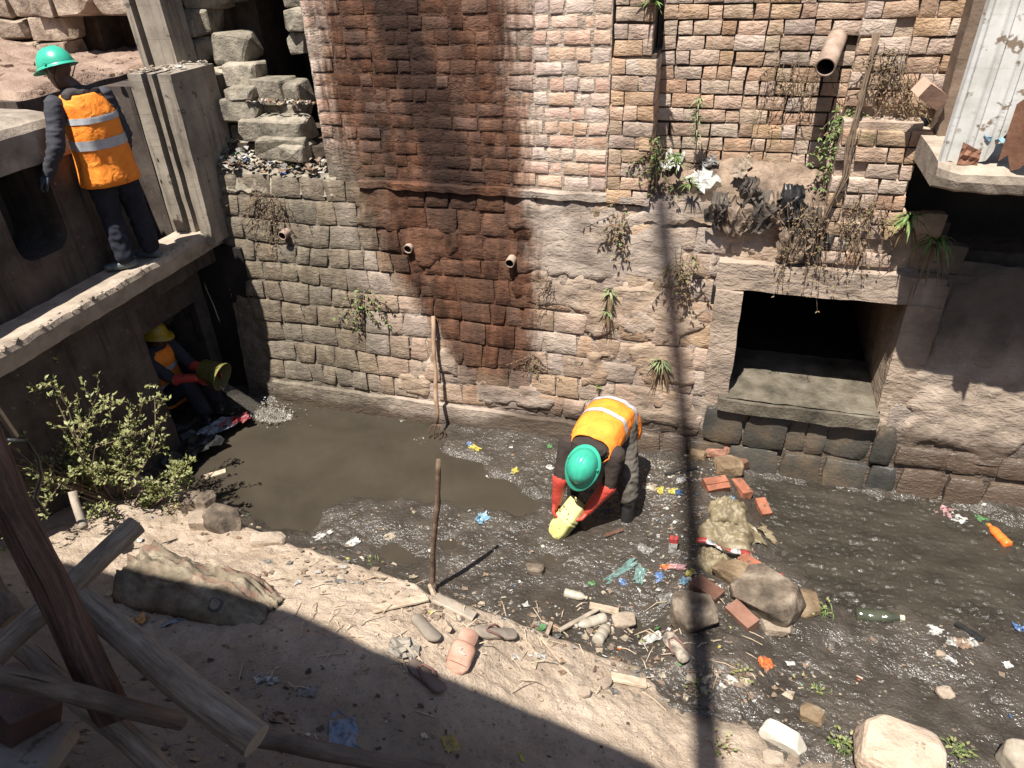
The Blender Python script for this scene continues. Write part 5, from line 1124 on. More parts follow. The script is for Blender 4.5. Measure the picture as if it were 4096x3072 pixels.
for a in [
 (1680, 1595+170, .10, .08, .03, mFilm, 'clump of clear film floating on the pond'), (1900, 1795, .12, .07, .04, PM['yellow'], 'yellow scrap of wrapper on the mud right of the fork'), (1880, 1780, .06, .05, .03, PM['blue'], 'blue scrap touching the yellow wrapper by the fork'),
 (1595, 1690, .06, .05, .03, PM['white'], 'white bit floating close under the wall footing'), (1060, 1862, .06, .05, .02, PM['cream'], 'round cream bit floating alone on the pond'), (1930, 2075, .12, .10, .05, PM['sky'], 'sky blue plastic scrap in the mud between stick and bending man'),
 (1415, 2170, .10, .07, .04, PM['white'], 'white and blue wrapper in the mud left of the standing stick'), (1280, 2145, .22, .08, .02, PM['white'], 'streak of white shredded plastic in the mud near the pond'), (1560, 2145, .08, .06, .03, PM['cream'], 'cream scrap in the mud above the puddle'),
 (2200, 1785, .07, .05, .02, PM['green'], 'pale green leaf shaped scrap under the wall left of the bending man'), (2200, 1870, .07, .06, .03, PM['white'], 'white lump in the mud left of the green helmet'), (2060, 1885, .07, .06, .03, PM['yellow'], 'yellow green scrap in the mud far left of the bending man'),
 (2600, 1950, .12, .08, .04, PM['cream'], 'cream paper scrap right of the bending man boots'), (2640, 1965, .09, .06, .03, PM['yellow'], 'yellow wrapper right of the bending man boots'), (2725, 1920, .07, .07, .03, PM['white'], 'square white wrapper in front of the dark wall foot'),
 (2695, 1968, .06, .06, .04, PM['yellow'], 'bright yellow crumpled wrapper beside the blue one'), (2718, 1972, .06, .05, .04, PM['blue'], 'blue crumpled wrapper beside the bright yellow one'), (2930, 1998, .07, .06, .04, PM['sky'], 'light blue packet between the two orange bricks'),
 (2580, 2200, .12, .07, .03, PM['grey'], 'grey blue sheet of plastic in the mud'), (2480, 2290, .30, .06, .03, PM['teal'], 'long twisted teal plastic strip along the mud'), (2560, 2300, .15, .07, .03, PM['teal'], 'short pale teal plastic twist beside the long one'),
 (2635, 2310, .08, .06, .03, PM['blue'], 'dusty blue wrapper left of the dam foot'), (2735, 2325, .06, .06, .03, PM['sky'], 'light blue square wrapper under the yellow one'), (2762, 2295, .06, .05, .04, PM['yellow'], 'yellow lump above the light blue wrapper'), (2490, 2330, .05, .05, .03, PM['blue'], 'small faded blue scrap near the muddy bank'),
 (2365, 2335, .05, .04, .02, PM['green'], 'small bright green scrap near the muddy bank'), (2660, 2270, .07, .05, .03, PM['orange'], 'orange brick red scrap beside pink wrapper'), (2705, 2270, .14, .06, .04, PM['pink'], 'pink and white torn wrapper left of the dam'), (2670, 2400, .11, .12, .06, PM['grey'], 'grey dusty film hanging on the mud left of the boulder'),
 (2700, 2395, .10, .07, .03, PM['white'], 'white torn tissue left of the mud caked boulder'), (3780, 2050, .14, .10, .05, PM['pink'], 'pink and white bag washed against the wall foot at right'), (3830, 2080, .12, .09, .05, PM['white'], 'white crumpled bag at the right edge of the stream'), (3925, 2080, .10, .08, .04, PM['green'], 'white green wrapper at the far right of the stream'),
 (3740, 2525, .10, .10, .03, PM['white'], 'curved white plastic rim in the stream at right'), (3800, 2570, .07, .06, .04, PM['white'], 'white cup scrap below the curved rim'), (3845, 2575, .09, .11, .03, PM['brown'], 'brown square packet in the stream at right'), (3885, 2570, .07, .07, .02, PM['white'], 'white card behind the brown packet'),
 (3800, 2640, .08, .04, .03, PM['white'], 'small white tube lying below the brown packet'), (4030, 2660, .05, .05, .02, PM['white'], 'lone white scrap at the right of the stream'), (4090, 2520, .10, .08, .04, PM['blue'], 'blue wrapper cut by the right edge'), (3060, 2655, .10, .09, .03, PM['orange'], 'orange and white wrapper at the dry mud edge'),
 (3120, 2300, .04, .03, .02, PM['red'], 'tiny red bottle cap in the stream right of the dam'), (3245, 2370, .06, .03, .02, PM['white'], 'slim white scrap in the stream beyond the boulder'), (2970, 2150, .0801, .06, .03, PM['orange'], 'orange knot of cord between the two sacks'),
 (2600, 2560, .16, .12, .06, mFilm, 'crumpled dusty clear bag at the muddy edge'), (1040, 2720, .07, .05, .04, PM['white'], 'white torn scrap on the shaded bank'), (1090, 2730, .05, .05, .05, PM['white'], 'second white scrap close beside it on the shaded bank'), (1230, 2770, .09, .07, .03, PM['grey'], 'grey film scrap in the shaded bank below the white ones'),
 (1370, 2945, .26, .14, .06, plast('dusty blue bag', (.16, .2, .26)), 'dusty pale blue plastic bag on the shaded bank'), (1115, 2880, .14, .10, .06, PM['brown'], 'brown crumpled paper in the shaded bank left of the blue bag'), (2085, 3030, .06, .02, .02, PM['yellow'], 'slim yellow stick of plastic in shade at the bottom'),
 (1800, 2980, .08, .10, .04, plast('dry yellow peel', (.3, .22, .05)), 'yellow brown peel in the shaded bank at the bottom'), (560, 2490, .08, .07, .06, plast('amber paper', (.45, .22, .05)), 'amber crumpled paper above the grey log'), (490, 2360, .16, .16, .03, plast('dusty yellow leaf', (.42, .36, .2)), 'broad pale yellow leaf right of the dark post'),
 (700, 2490, .14, .06, .03, plast('pale blue rag', (.25, .27, .29)), 'pale blue rag under the sack'), (1610, 2600, .16, .16, .08, M('pale rag', (.16, .14, .115), (.3, .265, .22), scale=9, tint=0), 'crumpled pale rag left of the flip flop'), (190, 2040, .10, .08, .05, PM['blue'], 'blue crumpled plastic in the shade under the bush'), (300, 1990, .26, .2, .08, M('grey cloth', (.12, .1, .085), (.22, .19, .16), scale=7, tint=0), 'grey cloth lying under the bush'),
]: scrap(*a)
# sacks
mSackT = M('tan woven plastic', (.2, .155, .09), (.34, .28, .18), (.42, .36, .25), scale=8, rough=.55, bump=.5, bscale=22, bdist=.01, tint=.05, spec=.35)
mb_ = None
def sackish(name, pa, pb, w_, h_, mat, label, seed, sink=.25, cat='sack', fold=.12):
    a, b_ = lie(*pa), lie(*pb); c = (a+b_)/2; ax = b_-a; L = ax.length/2; yaw = atan2(ax.y, ax.x); mb = MB(); bm = bmesh.new(); bmesh.ops.create_uvsphere(bm, u_segments=40, v_segments=24, radius=1)
    vs = []
    for v in bm.verts:
        p = v.co; q = V(*[abs(k)**.6*(1 if k > 0 else -1) for k in p]); k = 1+fold*noise.noise(V(q.x*1.6, q.y*1.6, q.z*1.6+seed))+fold*.5*(1-2*abs(noise.noise(V(q.x*1.2+seed, q.y*5, q.z*4))))
        vs.append(V(q.x*L*k, q.y*w_*k, q.z*h_*k))
    mb.add(vs, [tuple(v.index for v in f.verts) for f in bm.faces]); bm.free()
    pitch = -math.asin(max(-1, min(1, ax.z/ax.length)))
    return put(name, mb, mat, frame(c, yaw, None, h_*(1-2*sink)) @ Matrix.Rotation(pitch, 4, 'Y'), label, cat)
mSackT = M('tan woven plastic', (.07, .052, .03), (.17, .135, .08), (.28, .235, .155), scale=7, rough=.5, bump=.5, bscale=22, bdist=.01, tint=.05, spec=.4)
def sheet_sack(pa, pb, w_, h_, sd, label, mat=mSackT):
    A0, A1 = lie(*pa), lie(*pb); ax = A1-A0; L_ = ax.length; yw = atan2(ax.y, ax.x); mb = MB()
    def f(u, v):
        y = (v-.5)*2; e = (1-abs(y)**2.4)**.6*(1-abs(2*u-1)**5)**.7
        fo = max(0, 1-4*abs(noise.noise(V(u*2+sd, v*6, sd))))*.035+max(0, 1-5*abs(noise.noise(V(u*5+v*2, v*4+sd, 9))))*.025+max(0, 1-5*abs(noise.noise(V(u*9, v*9+sd, 3))))*.010
        x = u*L_+.05*noise.noise(V(v*3, sd, 5)); yy = y*w_*(1+.22*noise.noise(V(u*3.4, y*1.5, sd))); gx = A0.x+cos(yw)*x-sin(yw)*yy; gy = A0.y+sin(yw)*x+cos(yw)*yy
        return (gx, gy, ground_h(gx, gy)-.02+h_*e*(1+.4*noise.noise(V(u*3, v*3, sd)))+fo*min(1, e*1.5))
    mb.grid(36, 26, f); o = tag(mb.build('sack', mat, smooth=True), label, 'sack'); o.modifiers.new('t', 'SOLIDIFY').thickness = .004; return o
sheet_sack((2835, 2045), (2985, 2065), .13, .09, 2., 'upper tan plastic sack lying in the dam'); sheet_sack((2795, 2135), (3010, 2195), .14, .10, 6., 'lower tan plastic sack with long folds lying in the dam'); sheet_sack((2785, 2230), (2905, 2268), .11, .07, 9., 'muddy end of a tan sack under the barrier tape')
scrap(2985, 2115, .34, .11, .06, mSackT, 'torn tan strip of sack trailing into the stream', 'sack', 'torn_sack', yaw=-.9); scrap(3075, 2145, .2, .12, .06, mSackT, 'last tan rag of sack in the stream right of the torn strip', 'sack', 'torn_sack', yaw=-.5)
m, tt, bb = base_mat('printed woven sack', .8, .2); p = tt.pos(); q = tt.N('ShaderNodeTexCoord').outputs['Object']; ox, oy, oz = tt.xyz(q)
c = tt.ramp(tt.noise(p, 6, 5), [(.3, (.09, .07, .05)), (.5, (.19, .155, .11)), (.7, (.31, .265, .2))])
st = tt.math('MULTIPLY', tt.sm(tt.noise(tt.mapv(p, (3, 6, 3)), 1.5, 4), .5, .58), tt.sm(oy, 2.36, 2.46)); c = tt.mix(tt.math('MULTIPLY', st, .5), c, (.17, .065, .05))
r1 = tt.N('ShaderNodeVectorMath', operation='DISTANCE'); tt.L(q, r1.inputs[0]); r1.inputs[1].default_value = (-2.62, 2.28, .95); rg_ = tt.math('MULTIPLY', tt.sm(r1.outputs['Value'], .03, .035), tt.math('SUBTRACT', 1, tt.sm(r1.outputs['Value'], .05, .055))); c = tt.mix(tt.math('MULTIPLY', rg_, .75), c, (.04, .05, .07))
tt.L(c, bb.inputs['Base Color']); tt.L(tt.bump(tt.noise(p, 14, 5), .8, .03, tt.bump(tt.noise(p, 160, 2), .4, .003)), bb.inputs['Normal']); mSackP = m
mb = MB(); A0, A1 = lie(590, 2330), lie(1095, 2440); ax = (A1-A0); Ls_ = ax.length; yw = atan2(ax.y, ax.x)
def sf(u, v):
    pr = lerp(.22, .13, u)*(1-sstep(.70, 1.03, u))*(1+.3*noise.noise(V(u*4, v*3, 1))); w_ = lerp(.26, .23, u)*(1-.35*sstep(.75, 1, u)); y = (v-.5)*2
    fold = (1-2*abs(noise.noise(V(u*5+1, v*2.2, 4))))*.02+max(0, 1-4*abs(noise.noise(V(u*3, v*5, 9))))*.05+max(0, 1-5*abs(noise.noise(V(u*6+v*4, v*6, 3))))*.03+max(0, 1-5*abs(noise.noise(V(u*13, v*10, 3))))*.012
    h_ = pr*(1-abs(y)**2.2)**.6; x = u*Ls_+.05*noise.noise(V(v*3, 1, 5))*(1-u)+.03*noise.noise(V(v*4, u*3, 5)); yy = y*w_*(1+.12*noise.noise(V(u*4, y*2, 8)))
    gx = A0.x+cos(yw)*x-sin(yw)*yy; gy = A0.y+sin(yw)*x+cos(yw)*yy
    return (gx, gy, ground_h(gx, gy)-.015+h_+fold*(1-abs(y)**4))
mb.grid(56, 40, sf); o = tag(mb.build('sack', mSackP, smooth=True), 'large dusty woven sack with red print half in sun at the left of the bank', 'sack'); o.modifiers.new('t', 'SOLIDIFY').thickness = .004
# barrier tape
mb = MB(); P = [lie(*q)+V(0, 0, .10-.05*(q[0] > 3000)) for q in [(2781, 2196), (2820, 2200), (2863, 2218), (2917, 2240), (2955, 2244), (2993, 2248), (3020, 2266), (3036, 2290), (3074, 2322)]]
fine = []
for i in range(len(P)-1):
    for k in range(4): fine.append(P[i].lerp(P[i+1], k/4))
fine.append(P[-1]); vs = []; n = len(fine)
for i, p in enumerate(fine): d = (fine[min(i+1, n-1)]-fine[max(i-1, 0)]).normalized(); y = V(0, 0, 1).cross(d).normalized(); tw = .7*sin(i*.5); o_ = (y*cos(tw)+V(0, 0, 1)*sin(tw))*.022; vs += [p-o_, p+o_]
mb.add(vs, [(2*i, 2*i+1, 2*i+3, 2*i+2) for i in range(n-1)]); mb.m = [(1 if (i//4) % 2 else 0) for i in range(n-1)]
o = tag(mb.build('barrier_tape', [PM['red'], PM['white']], smooth=True), 'red and white barrier tape draped over the sacks of the dam', 'tape'); o.modifiers.new('t', 'SOLIDIFY').thickness = .002
# countless small bits
LM = [PM['white'], PM['cream'], PM['grey'], PM['brown'], PM['yellow'], PM['blue'], PM['red'], PM['green'], PM['orange'], mRagB]
rl = random.Random(21)
def bit(mb, p, s, mi, flat=.3, n=None):
    yaw = rl.uniform(0, 6.28); asp = rl.uniform(.3, 1.); c_, s_ = cos(yaw), sin(yaw); mb.mi = mi; n = n or V(0, 0, 1)
    vs = []
    for j in range(3):
        for i in range(3):
            x = (i-1)*s*.5*rl.uniform(.6, 1.2); y = (j-1)*s*.5*asp*rl.uniform(.6, 1.2); z_ = rl.uniform(0, flat)*s
            vs.append((p.x+x*c_-y*s_, p.y+x*s_+y*c_, p.z+z_-(x*c_-y*s_)*n.x/n.z-(x*s_+y*c_)*n.y/n.z+.003))
    mb.add(vs, [(0, 1, 4, 3), (1, 2, 5, 4), (3, 4, 7, 6), (4, 5, 8, 7)])
def wpick(ws): return rl.choices(range(len(ws)), ws)[0]
WM = [6, 9, 12, 12, .7, .6, .5, .5, .4, 9]
mb = MB()
def sc_region(n, pts, smin, smax, ws=WM):
    k = 0; g = 0
    while k < n and g < n*6:
        g += 1; q = rl.choice(pts); px = q[0]+rl.gauss(0, q[2]); py = q[1]+rl.gauss(0, q[3]); p = lie(px, py)
        if p.y > 5.45 or (p.z < .04 and rl.random() < .75): continue
        bit(mb, p, rl.uniform(smin, smax)*rl.choice((.5, .7, 1, 1)), wpick(ws), n=gnorm(p.x, p.y)); k += 1
sc_region(260, [(2700, 2100, 90, 130), (2800, 2320, 110, 60), (2680, 1950, 90, 60)], .01, .035, [6, 9, 12, 10, 1, 1, .8, .6, .6, 9])
sc_region(300, [(2650, 2000, 120, 110), (2720, 2280, 170, 70), (2750, 1880, 90, 50), (2850, 2250, 90, 200)], .01, .042)
sc_region(260, [(2300, 2500, 250, 60), (1900, 2420, 200, 60), (2600, 2620, 150, 70)], .012, .045, [3, 10, 6, 8, .3, .2, .2, .3, .2, 10])
sc_region(160, [(1500, 2150, 250, 80), (2000, 2100, 250, 130), (1900, 1850, 150, 70)], .010, .04)
sc_region(150, [(3700, 2600, 300, 150), (3900, 2200, 150, 120), (3300, 2750, 250, 80)], .010, .04)
sc_region(330, [(1350, 2290, 220, 45), (1750, 2420, 160, 50), (2150, 2530, 180, 50), (2450, 2600, 150, 60), (2900, 2740, 170, 50)], .015, .07, [3, 10, 5, 7, .1, .15, .1, .2, .1, 9])
sc_region(120, [(900, 2080, 150, 60), (600, 2060, 150, 50), (1250, 2260, 180, 40)], .02, .06, [1, 10, 4, 10, .1, .1, .1, .3, .1, 10])
kind(tag(mb.build('litter', LM), 'small scraps of plastic and paper strewn over mud and bank', 'litter'), 'stuff')
mb = MB()   # dry leaves, chips and crumbs on the bank
LB = [M('dry leaf', (.16, .105, .06), (.3, .21, .13), scale=20, tint=0), M('pale husk', (.36, .3, .22), (.48, .41, .31), scale=20, tint=0), M('dark humus bit', (.04, .03, .022), (.09, .068, .05), scale=20, tint=0)]
for i in range(1700):
    px, py = rl.uniform(-100, 3300), rl.uniform(2150, 3072); p = lie(px, py)
    if p.z < .2: continue
    dk = p.y < 2.2
    bit(mb, p, rl.uniform(.006, .034)*(1.1 if dk else .7)*rl.choice((.4, .5, .7, 1)), rl.choices((0, 1, 2), (7, .5, 5) if dk else (5, 3, 1.5))[0], n=gnorm(p.x, p.y))
kind(tag(mb.build('dry_leaves', LB), 'dry leaves husks and crumbs strewn over the dirt bank', 'leaf litter'), 'stuff')
mb = MB()
for i in range(1500):
    px, py = rl.uniform(600, 4096), rl.uniform(2180, 3072); p = lie(px, py)
    if p.z < .12: continue
    r_ = rl.choice((.003, .004, .005, .006, .008, .013)); rub(mb, (p.x, p.y, p.z), (r_*rl.uniform(.8, 1.5), r_, r_*.7), i, 1, .4)
kind(tag(mb.build('pebbles', mDirt), 'small pebbles and clods on the dirt bank', 'pebbles'), 'stuff')
mb = MB()
for i in range(130):
    px, py = rl.uniform(900, 3300), rl.gauss(2530, 130); p = lie(px, py)
    if p.z < .08: continue
    a_ = rl.uniform(0, 6.28); L = rl.uniform(.05, .2); d = V(cos(a_), sin(a_), 0); q = p+d*L; r_ = p+d*L*.5+V(0, 0, .02); r_.z = max(r_.z, ground_h(r_.x, r_.y)+.01); q.z = ground_h(q.x, q.y)+.008
    mb.tube([p+V(0, 0, .005), r_, q], [.003, .0035, .002], 5)
kind(tag(mb.build('twigs', mWoodB), 'thin dry twigs and straws scattered along the bank', 'twigs'), 'stuff')
# ---------------------------------------------------------------- logs at the lower left
def barkmat(name, c1, c2, c3, bump=.8):
    m, t, b = base_mat(name, .85, .2); q = t.N('ShaderNodeUVMap').outputs[0]; p = t.pos()
    g = t.noise(t.mapv(q, (9, 1.6, 1)), 1.5, 5, .75, .4); col = t.ramp(g, [(.3, c1), (.5, c2), (.7, c3)]); col = t.mix(t.math('MULTIPLY', t.sm(t.noise(p, 5, 4), .48, .7), .6), col, c1)
    cr = t.sm(t.noise(t.mapv(q, (14, .5, 1)), 1.6, 3, .5), .66, .72); col = t.mix(t.math('MULTIPLY', cr, .85), col, tuple(k*.25 for k in c1))
    t.L(col, b.inputs['Base Color']); t.L(t.bump(t.math('SUBTRACT', g, t.math('MULTIPLY', cr, .8)), bump, .012, t.bump(t.noise(p, 60, 3), .4, .004)), b.inputs['Normal']); return m
mLogG = barkmat('grey split log', (.12, .085, .06), (.26, .195, .14), (.38, .3, .225))
mLogR = barkmat('reddish bark post', (.04, .024, .018), (.11, .062, .045), (.2, .12, .09))
mLogD = barkmat('dark worn pole', (.085, .058, .042), (.16, .113, .083), (.22, .165, .125), .4)
mCut = M('cut wood end', (.28, .22, .16), (.4, .33, .25), scale=12, bump=.4, tint=0)
def log(pts, rad_, mat, label, name='log', seed=0., flat=.0, crack=True):
    rad = [k*.86 for k in rad_]; P = [axp(q[0], q[1], q[2]*.86) for q in pts]; n = 22; fine = []; rr = []
    for k in range(n+1):
        u = k/n*(len(P)-1); i = min(int(u), len(P)-2); fine.append(P[i].lerp(P[i+1], u-i)+V(.004*sin(k*.5+seed), .003*cos(k*.4+seed), .005*sin(k*.35+seed))); rr.append(lerp(rad[i], rad[i+1], u-i)*(1+.04*noise.noise(V(k*.5, seed, 0))))
    mb = MB(); up = V(0, 0, 1); R = []
    for i, p in enumerate(fine):
        tg = (fine[min(i+1, n)]-fine[max(i-1, 0)]).normalized(); a = tg.cross(up).normalized(); b_ = a.cross(tg)
        R.append([p+(a*cos(th)+b_*sin(th))*rr[i]*(1+.07*noise.noise(V(cos(th)*2+seed, sin(th)*2, i*.12))-(.09*exp(-((th-1.9-.004*i)/.05)**2)+.06*exp(-((th-1.1+.003*i)/.04)**2) if crack else 0)) for th in [2*pi*j/40 for j in range(40)]])
    mb.rings(R, cap=False)
    o = mb.build(name, mat, smooth=True)
    uv = o.data.uv_layers.new(name='UVMap'); co = []
    for i in range(n):
        for j in range(40):
            a_, b2 = j/40*rr[i]/.05, (j+1)/40*rr[i]/.05; co += [a_+seed, i*.07, b2+seed, i*.07, b2+seed, (i+1)*.07, a_+seed, (i+1)*.07]
    uv.data.foreach_set('uv', co)
    e = MB(); e.add(R[0]+[fine[0]], [(j, (j+1) % 40, 40) for j in range(40)]); e.build('cut_end', mCut, o); e = MB(); e.add(R[-1]+[fine[-1]], [((j+1) % 40, j, 40) for j in range(40)]); e.build('cut_end', mCut, o)
    return tag(o, label, 'log')
log([(-90, 1700, 2.45), (140, 2230, 2.55), (470, 2880, 2.85)], [.056, .06, .066], mLogR, 'dark reddish post leaning at the left edge of the picture', 'post', 1)
log([(545, 2100, 3.15), (250, 2370, 2.9), (-120, 2720, 2.62)], [.046, .045, .05], mLogG, 'pale split log behind the dark post pointing at the sack', 'log', 2)
log([(300, 2370, 2.95), (620, 2650, 2.8), (1020, 2960, 2.66)], [.05, .06, .062], mLogG, 'thick grey split log slanting down to the bottom of the picture', 'log', 3.3)
log([(-60, 2690, 2.42), (350, 2790, 2.62), (720, 2885, 2.90)], [.036, .037, .034], mLogD, 'smooth dark pole crossing in front of the dark post', 'pole', 4, crack=False); log([(940, 2935, 2.9), (1300, 3005, 2.9), (1780, 3095, 2.88)], [.036, .035, .032], mLogD, 'smooth dark pole running along the bottom edge', 'pole', 4.5, crack=False)
log([(60, 2570, 2.95), (330, 2800, 2.85), (680, 3110, 2.72)], [.043, .045, .045], mLogG, 'grey log running under the dark pole to the bottom left', 'log', 6)
log([(-60, 2330, 3.0), (60, 2480, 2.98)], [.05, .05], mLogD, 'stub of a dark log at the left edge', 'log', 7, crack=False)
mb = MB(); c = axp(80, 3010, 2.4); rbox(mb, (-.16, -.12, -.03), (.14, .10, .03), (6, 5, 2), .01, 3); put('flat_stone', mb, mConc, Matrix.Translation(c) @ Matrix.Rotation(.3, 4, 'Z') @ Matrix.Rotation(-.3, 4, 'X'), 'flat grey slab of stone in the bottom left corner', 'stone', smooth=False)
mb = MB(); c = axp(60, 2830, 2.5); rbox(mb, (-.16, -.08, -.06), (.14, .08, .06), (6, 4, 3), .01, 5); put('brick', mb, mBrickW, Matrix.Translation(c) @ Matrix.Rotation(-.3, 4, 'Z') @ Matrix.Rotation(-.4, 4, 'X'), 'dull red block in shade under the dark pole', 'brick', smooth=False)
mb = MB(); mb.tube([axp(*q) for q in [(30, 1760, 4.2), (110, 1765, 4.3), (150, 1830, 4.4), (165, 1900, 4.5), (140, 1990, 4.6), (190, 2060, 4.75)]], .012, 7); tag(mb.build('hose', PM['black'], smooth=True), 'black hose hanging in a loop in front of the bush', 'hose')
mb = MB(); mb.tube([axp(290, 1965, 5.0), axp(300, 2010, 5.0), axp(335, 2110, 4.9)], [.03, .028, .03], 9); tag(mb.build('stake', mWoodG, smooth=True), 'short grey stake poking out under the bush', 'stake')
mb = MB(); mb.box((-.03, -.012, 0), (.03, .012, .75)); p = atx(60, 1745, -4.78); put('board', mb, mWoodB, Matrix.Translation((p.x, p.y, p.z)) @ Matrix.Rotation(.12, 4, 'X'), 'narrow tan board standing against the dark wall at the left edge', 'board', smooth=False)

t = thing('carton', 'red topped white carton standing in the mud left of the dam', 'carton', tuple(lie(2690, 2200)))
p = lie(2690, 2200); mb = MB(); mb.box((p.x-.03, p.y-.02, p.z-.02), (p.x+.03, p.y+.02, p.z+.09), .004); mb.build('body', PM['white'], t); mb = MB(); mb.box((p.x-.031, p.y-.021, p.z+.088), (p.x+.031, p.y+.021, p.z+.13), .004); mb.build('top', PM['red'], t)
# ---------------------------------------------------------------- plants
mLeaf = M('shrub leaf', (.1, .115, .032), (.18, .19, .068), (.27, .265, .12), scale=14, rough=.5, bump=0, tint=0, spec=.4)
mLeafG = M('wall plant leaf', (.06, .105, .025), (.12, .18, .05), (.2, .26, .09), scale=14, rough=.55, bump=0, tint=.1)
mLeafP = M('pale grey green leaf', (.11, .14, .06), (.2, .23, .11), (.28, .3, .16), scale=14, rough=.6, bump=0, tint=.1)
mLeafDry = M('withered leaf', (.12, .08, .045), (.22, .155, .09), scale=14, tint=.1)
mTwig = M('brown twig', (.1, .07, .048), (.2, .145, .1), scale=14, tint=0)
rp_ = random.Random(77)
def leaf(mb, p, d, n, L, W_, bend=.2):
    d = d.normalized(); s = d.cross(n)
    s = s.normalized() if s.length > 1e-4 else V(1, 0, 0); n = s.cross(d)
    pts = [p, p+d*L*.45+s*W_*.5+n*bend*L*.12, p+d*L-n*bend*L*.2, p+d*L*.45-s*W_*.5+n*bend*L*.12, p+d*L*.45-n*bend*L*.05]
    mb.add(pts, [(0, 1, 4), (1, 2, 4), (2, 3, 4), (3, 0, 4)])
def rv(r=rp_): 
    while True:
        v = V(r.uniform(-1, 1), r.uniform(-1, 1), r.uniform(-1, 1))
        if .05 < v.length < 1: return v.normalized()
# the shrub on the bank
bu = thing('bush', 'leafy green shrub growing on the bank in front of the dark sluice wall', 'bush', (-4.4, 3.25, .5))
tw = MB(); fo = MB()
def sprig(p, d, L, r, depth):
    n = 7; pts = [p]
    for k in range(n):
        d = (d+rv()*.2+V(0, 0, -.01)).normalized(); p = p+d*L/n; pts.append(p)
    tw.tube(pts, [lerp(r, r*.4, k/n) for k in range(n+1)], 5)
    for k in range(1, n+1):
        q = pts[k]
        if depth and rp_.random() < .55: sprig(q, (d+rv()*.9).normalized(), L*rp_.uniform(.28, .5), r*.55, depth-1)
        if depth < 2 or k > 3:
            for _ in range(rp_.choice((1, 2, 2, 3))):
                o = rv(); o.z = abs(o.z)*.6; leaf(fo, q+rv()*.012, (o+d*.4), (V(-.2, -.5, .8)+rv()*.7).normalized(), rp_.uniform(.018, .055), rp_.uniform(.012, .026))
for px, py, tx, ty in [(430, 1990, 60, 1690), (300, 1990, 20, 1620), (420, 1990, 200, 1640), (250, 1980, 110, 1660), (450, 1985, 330, 1660), (470, 1990, 520, 1640), (480, 2000, 690, 1560), (460, 2000, 600, 1720), (380, 2000, 130, 1830), (500, 2010, 520, 1850), (600, 2020, 720, 1900), (400, 2010, 260, 1880), (350, 2000, -40, 1760), (500, 2000, 400, 1760), (300, 1980, 160, 1760), (200, 1960, 0, 1700), (540, 2010, 600, 1830), (300, 1990, 330, 1830), (150, 1960, -60, 1800), (250, 1990, 90, 1900), (600, 2030, 740, 1900), (540, 2030, 620, 1960)]:
    a = lie(px, py)
    if a.x < -4.62: a = V(-4.62+rp_.uniform(0, .15), a.y+.05, 0); a.z = ground_h(a.x, a.y)
    dist = (a-CLOC).dot(CF)-.05; b_ = axp(tx, ty, dist+rp_.uniform(-.3, .15))
    if b_.x < -4.7: b_ = atx(tx, ty, -4.68+rp_.uniform(0, .25))
    sprig(a, (b_-a).normalized(), (b_-a).length*.9, .008, 2)
tw.build('branches', mTwig, bu); fo.build('foliage', mLeaf, bu)
def blade(mb, p, d, L, W_, droop, n=5, up=V(0, 0, 1)):
    d = d.normalized(); s = d.cross(up); s = s.normalized() if s.length > .05 else V(1, 0, 0); vs = []
    for k in range(n+1):
        u = k/n; c = p+d*L*u*(1-.25*droop*u)+V(0, 0, -droop*L*u*u*.8); w_ = W_*(.35+1.3*u if u < .4 else (1-u)*1.45+.02)*.5; vs += [c-s*w_, c+V(0, 0, -w_*.3), c+s*w_]
    mb.add(vs, [f for k in range(n) for f in ((3*k, 3*k+1, 3*k+4, 3*k+3), (3*k+1, 3*k+2, 3*k+5, 3*k+4))])
def rosette(px, py, Y, n, L, W_, label, mat=mLeafP, droop=.7, dry=8, name='wall_plant', rng_=1):
    r = random.Random(rng_); p = aty(px, py, Y); t = thing(name, label, 'plant', tuple(p)); mb = MB()
    for k in range(n):
        a = r.uniform(-1.7, 1.7); e = r.uniform(-.1, 1.2); d = V(sin(a)*cos(e), -cos(a)*cos(e)*.8-.2, sin(e)); blade(mb, p, d, L*r.uniform(.6, 1.1), W_*r.uniform(.7, 1.2), droop*r.uniform(.6, 1.3))
    mb.build('leaves', mat, t)
    if dry:
        mb = MB()
        for k in range(dry): a = r.uniform(-1.2, 1.2); blade(mb, p+V(0, -.01, -.02), V(sin(a), -.5, -.6), L*r.uniform(.7, 1.2), W_*.8, 1.2)
        mb.build('withered_leaves', mLeafDry, t)
    return t
rosette(2645, 1450, 5.58, 46, .17, .022, 'spiky grey green rosette plant low on the stone wall by the pole shadow', dry=14, rng_=1); rosette(2440, 1165, 5.62, 26, .13, .018, 'upper of two tufts on the stone wall right of the stain', dry=12, rng_=2); rosette(2430, 1245, 5.61, 20, .11, .018, 'lower of two tufts on the stone wall right of the stain', dry=12, rng_=3)
rosette(3640, 870, 5.58, 34, .2, .026, 'large drooping green plant below the stepped brick pier', mLeafG, .8, 10, rng_=4); rosette(3740, 960, 5.6, 26, .24, .03, 'dark leafy plant in the shade right of the stepped pier', mLeafG, .8, 10, rng_=5)
rosette(2610, 10, 5.72, 24, .16, .024, 'green weed growing at the top of the mossy brick pier', mLeafG, .5, 0, rng_=6); rosette(1640, 1372, 5.62, 8, .05, .02, 'tiny green sprout in a joint of the stone wall', mLeafG, .3, 0, rng_=7); rosette(2330, 1450, 5.60, 14, .06, .008, 'small grassy tuft in a joint near the middle of the wall', mLeafP, .3, 5, rng_=8); rosette(2395, 1545, 5.55, 26, .05, .008, 'low green moss tuft above the bending man', mLeafG, .6, 3, rng_=9)
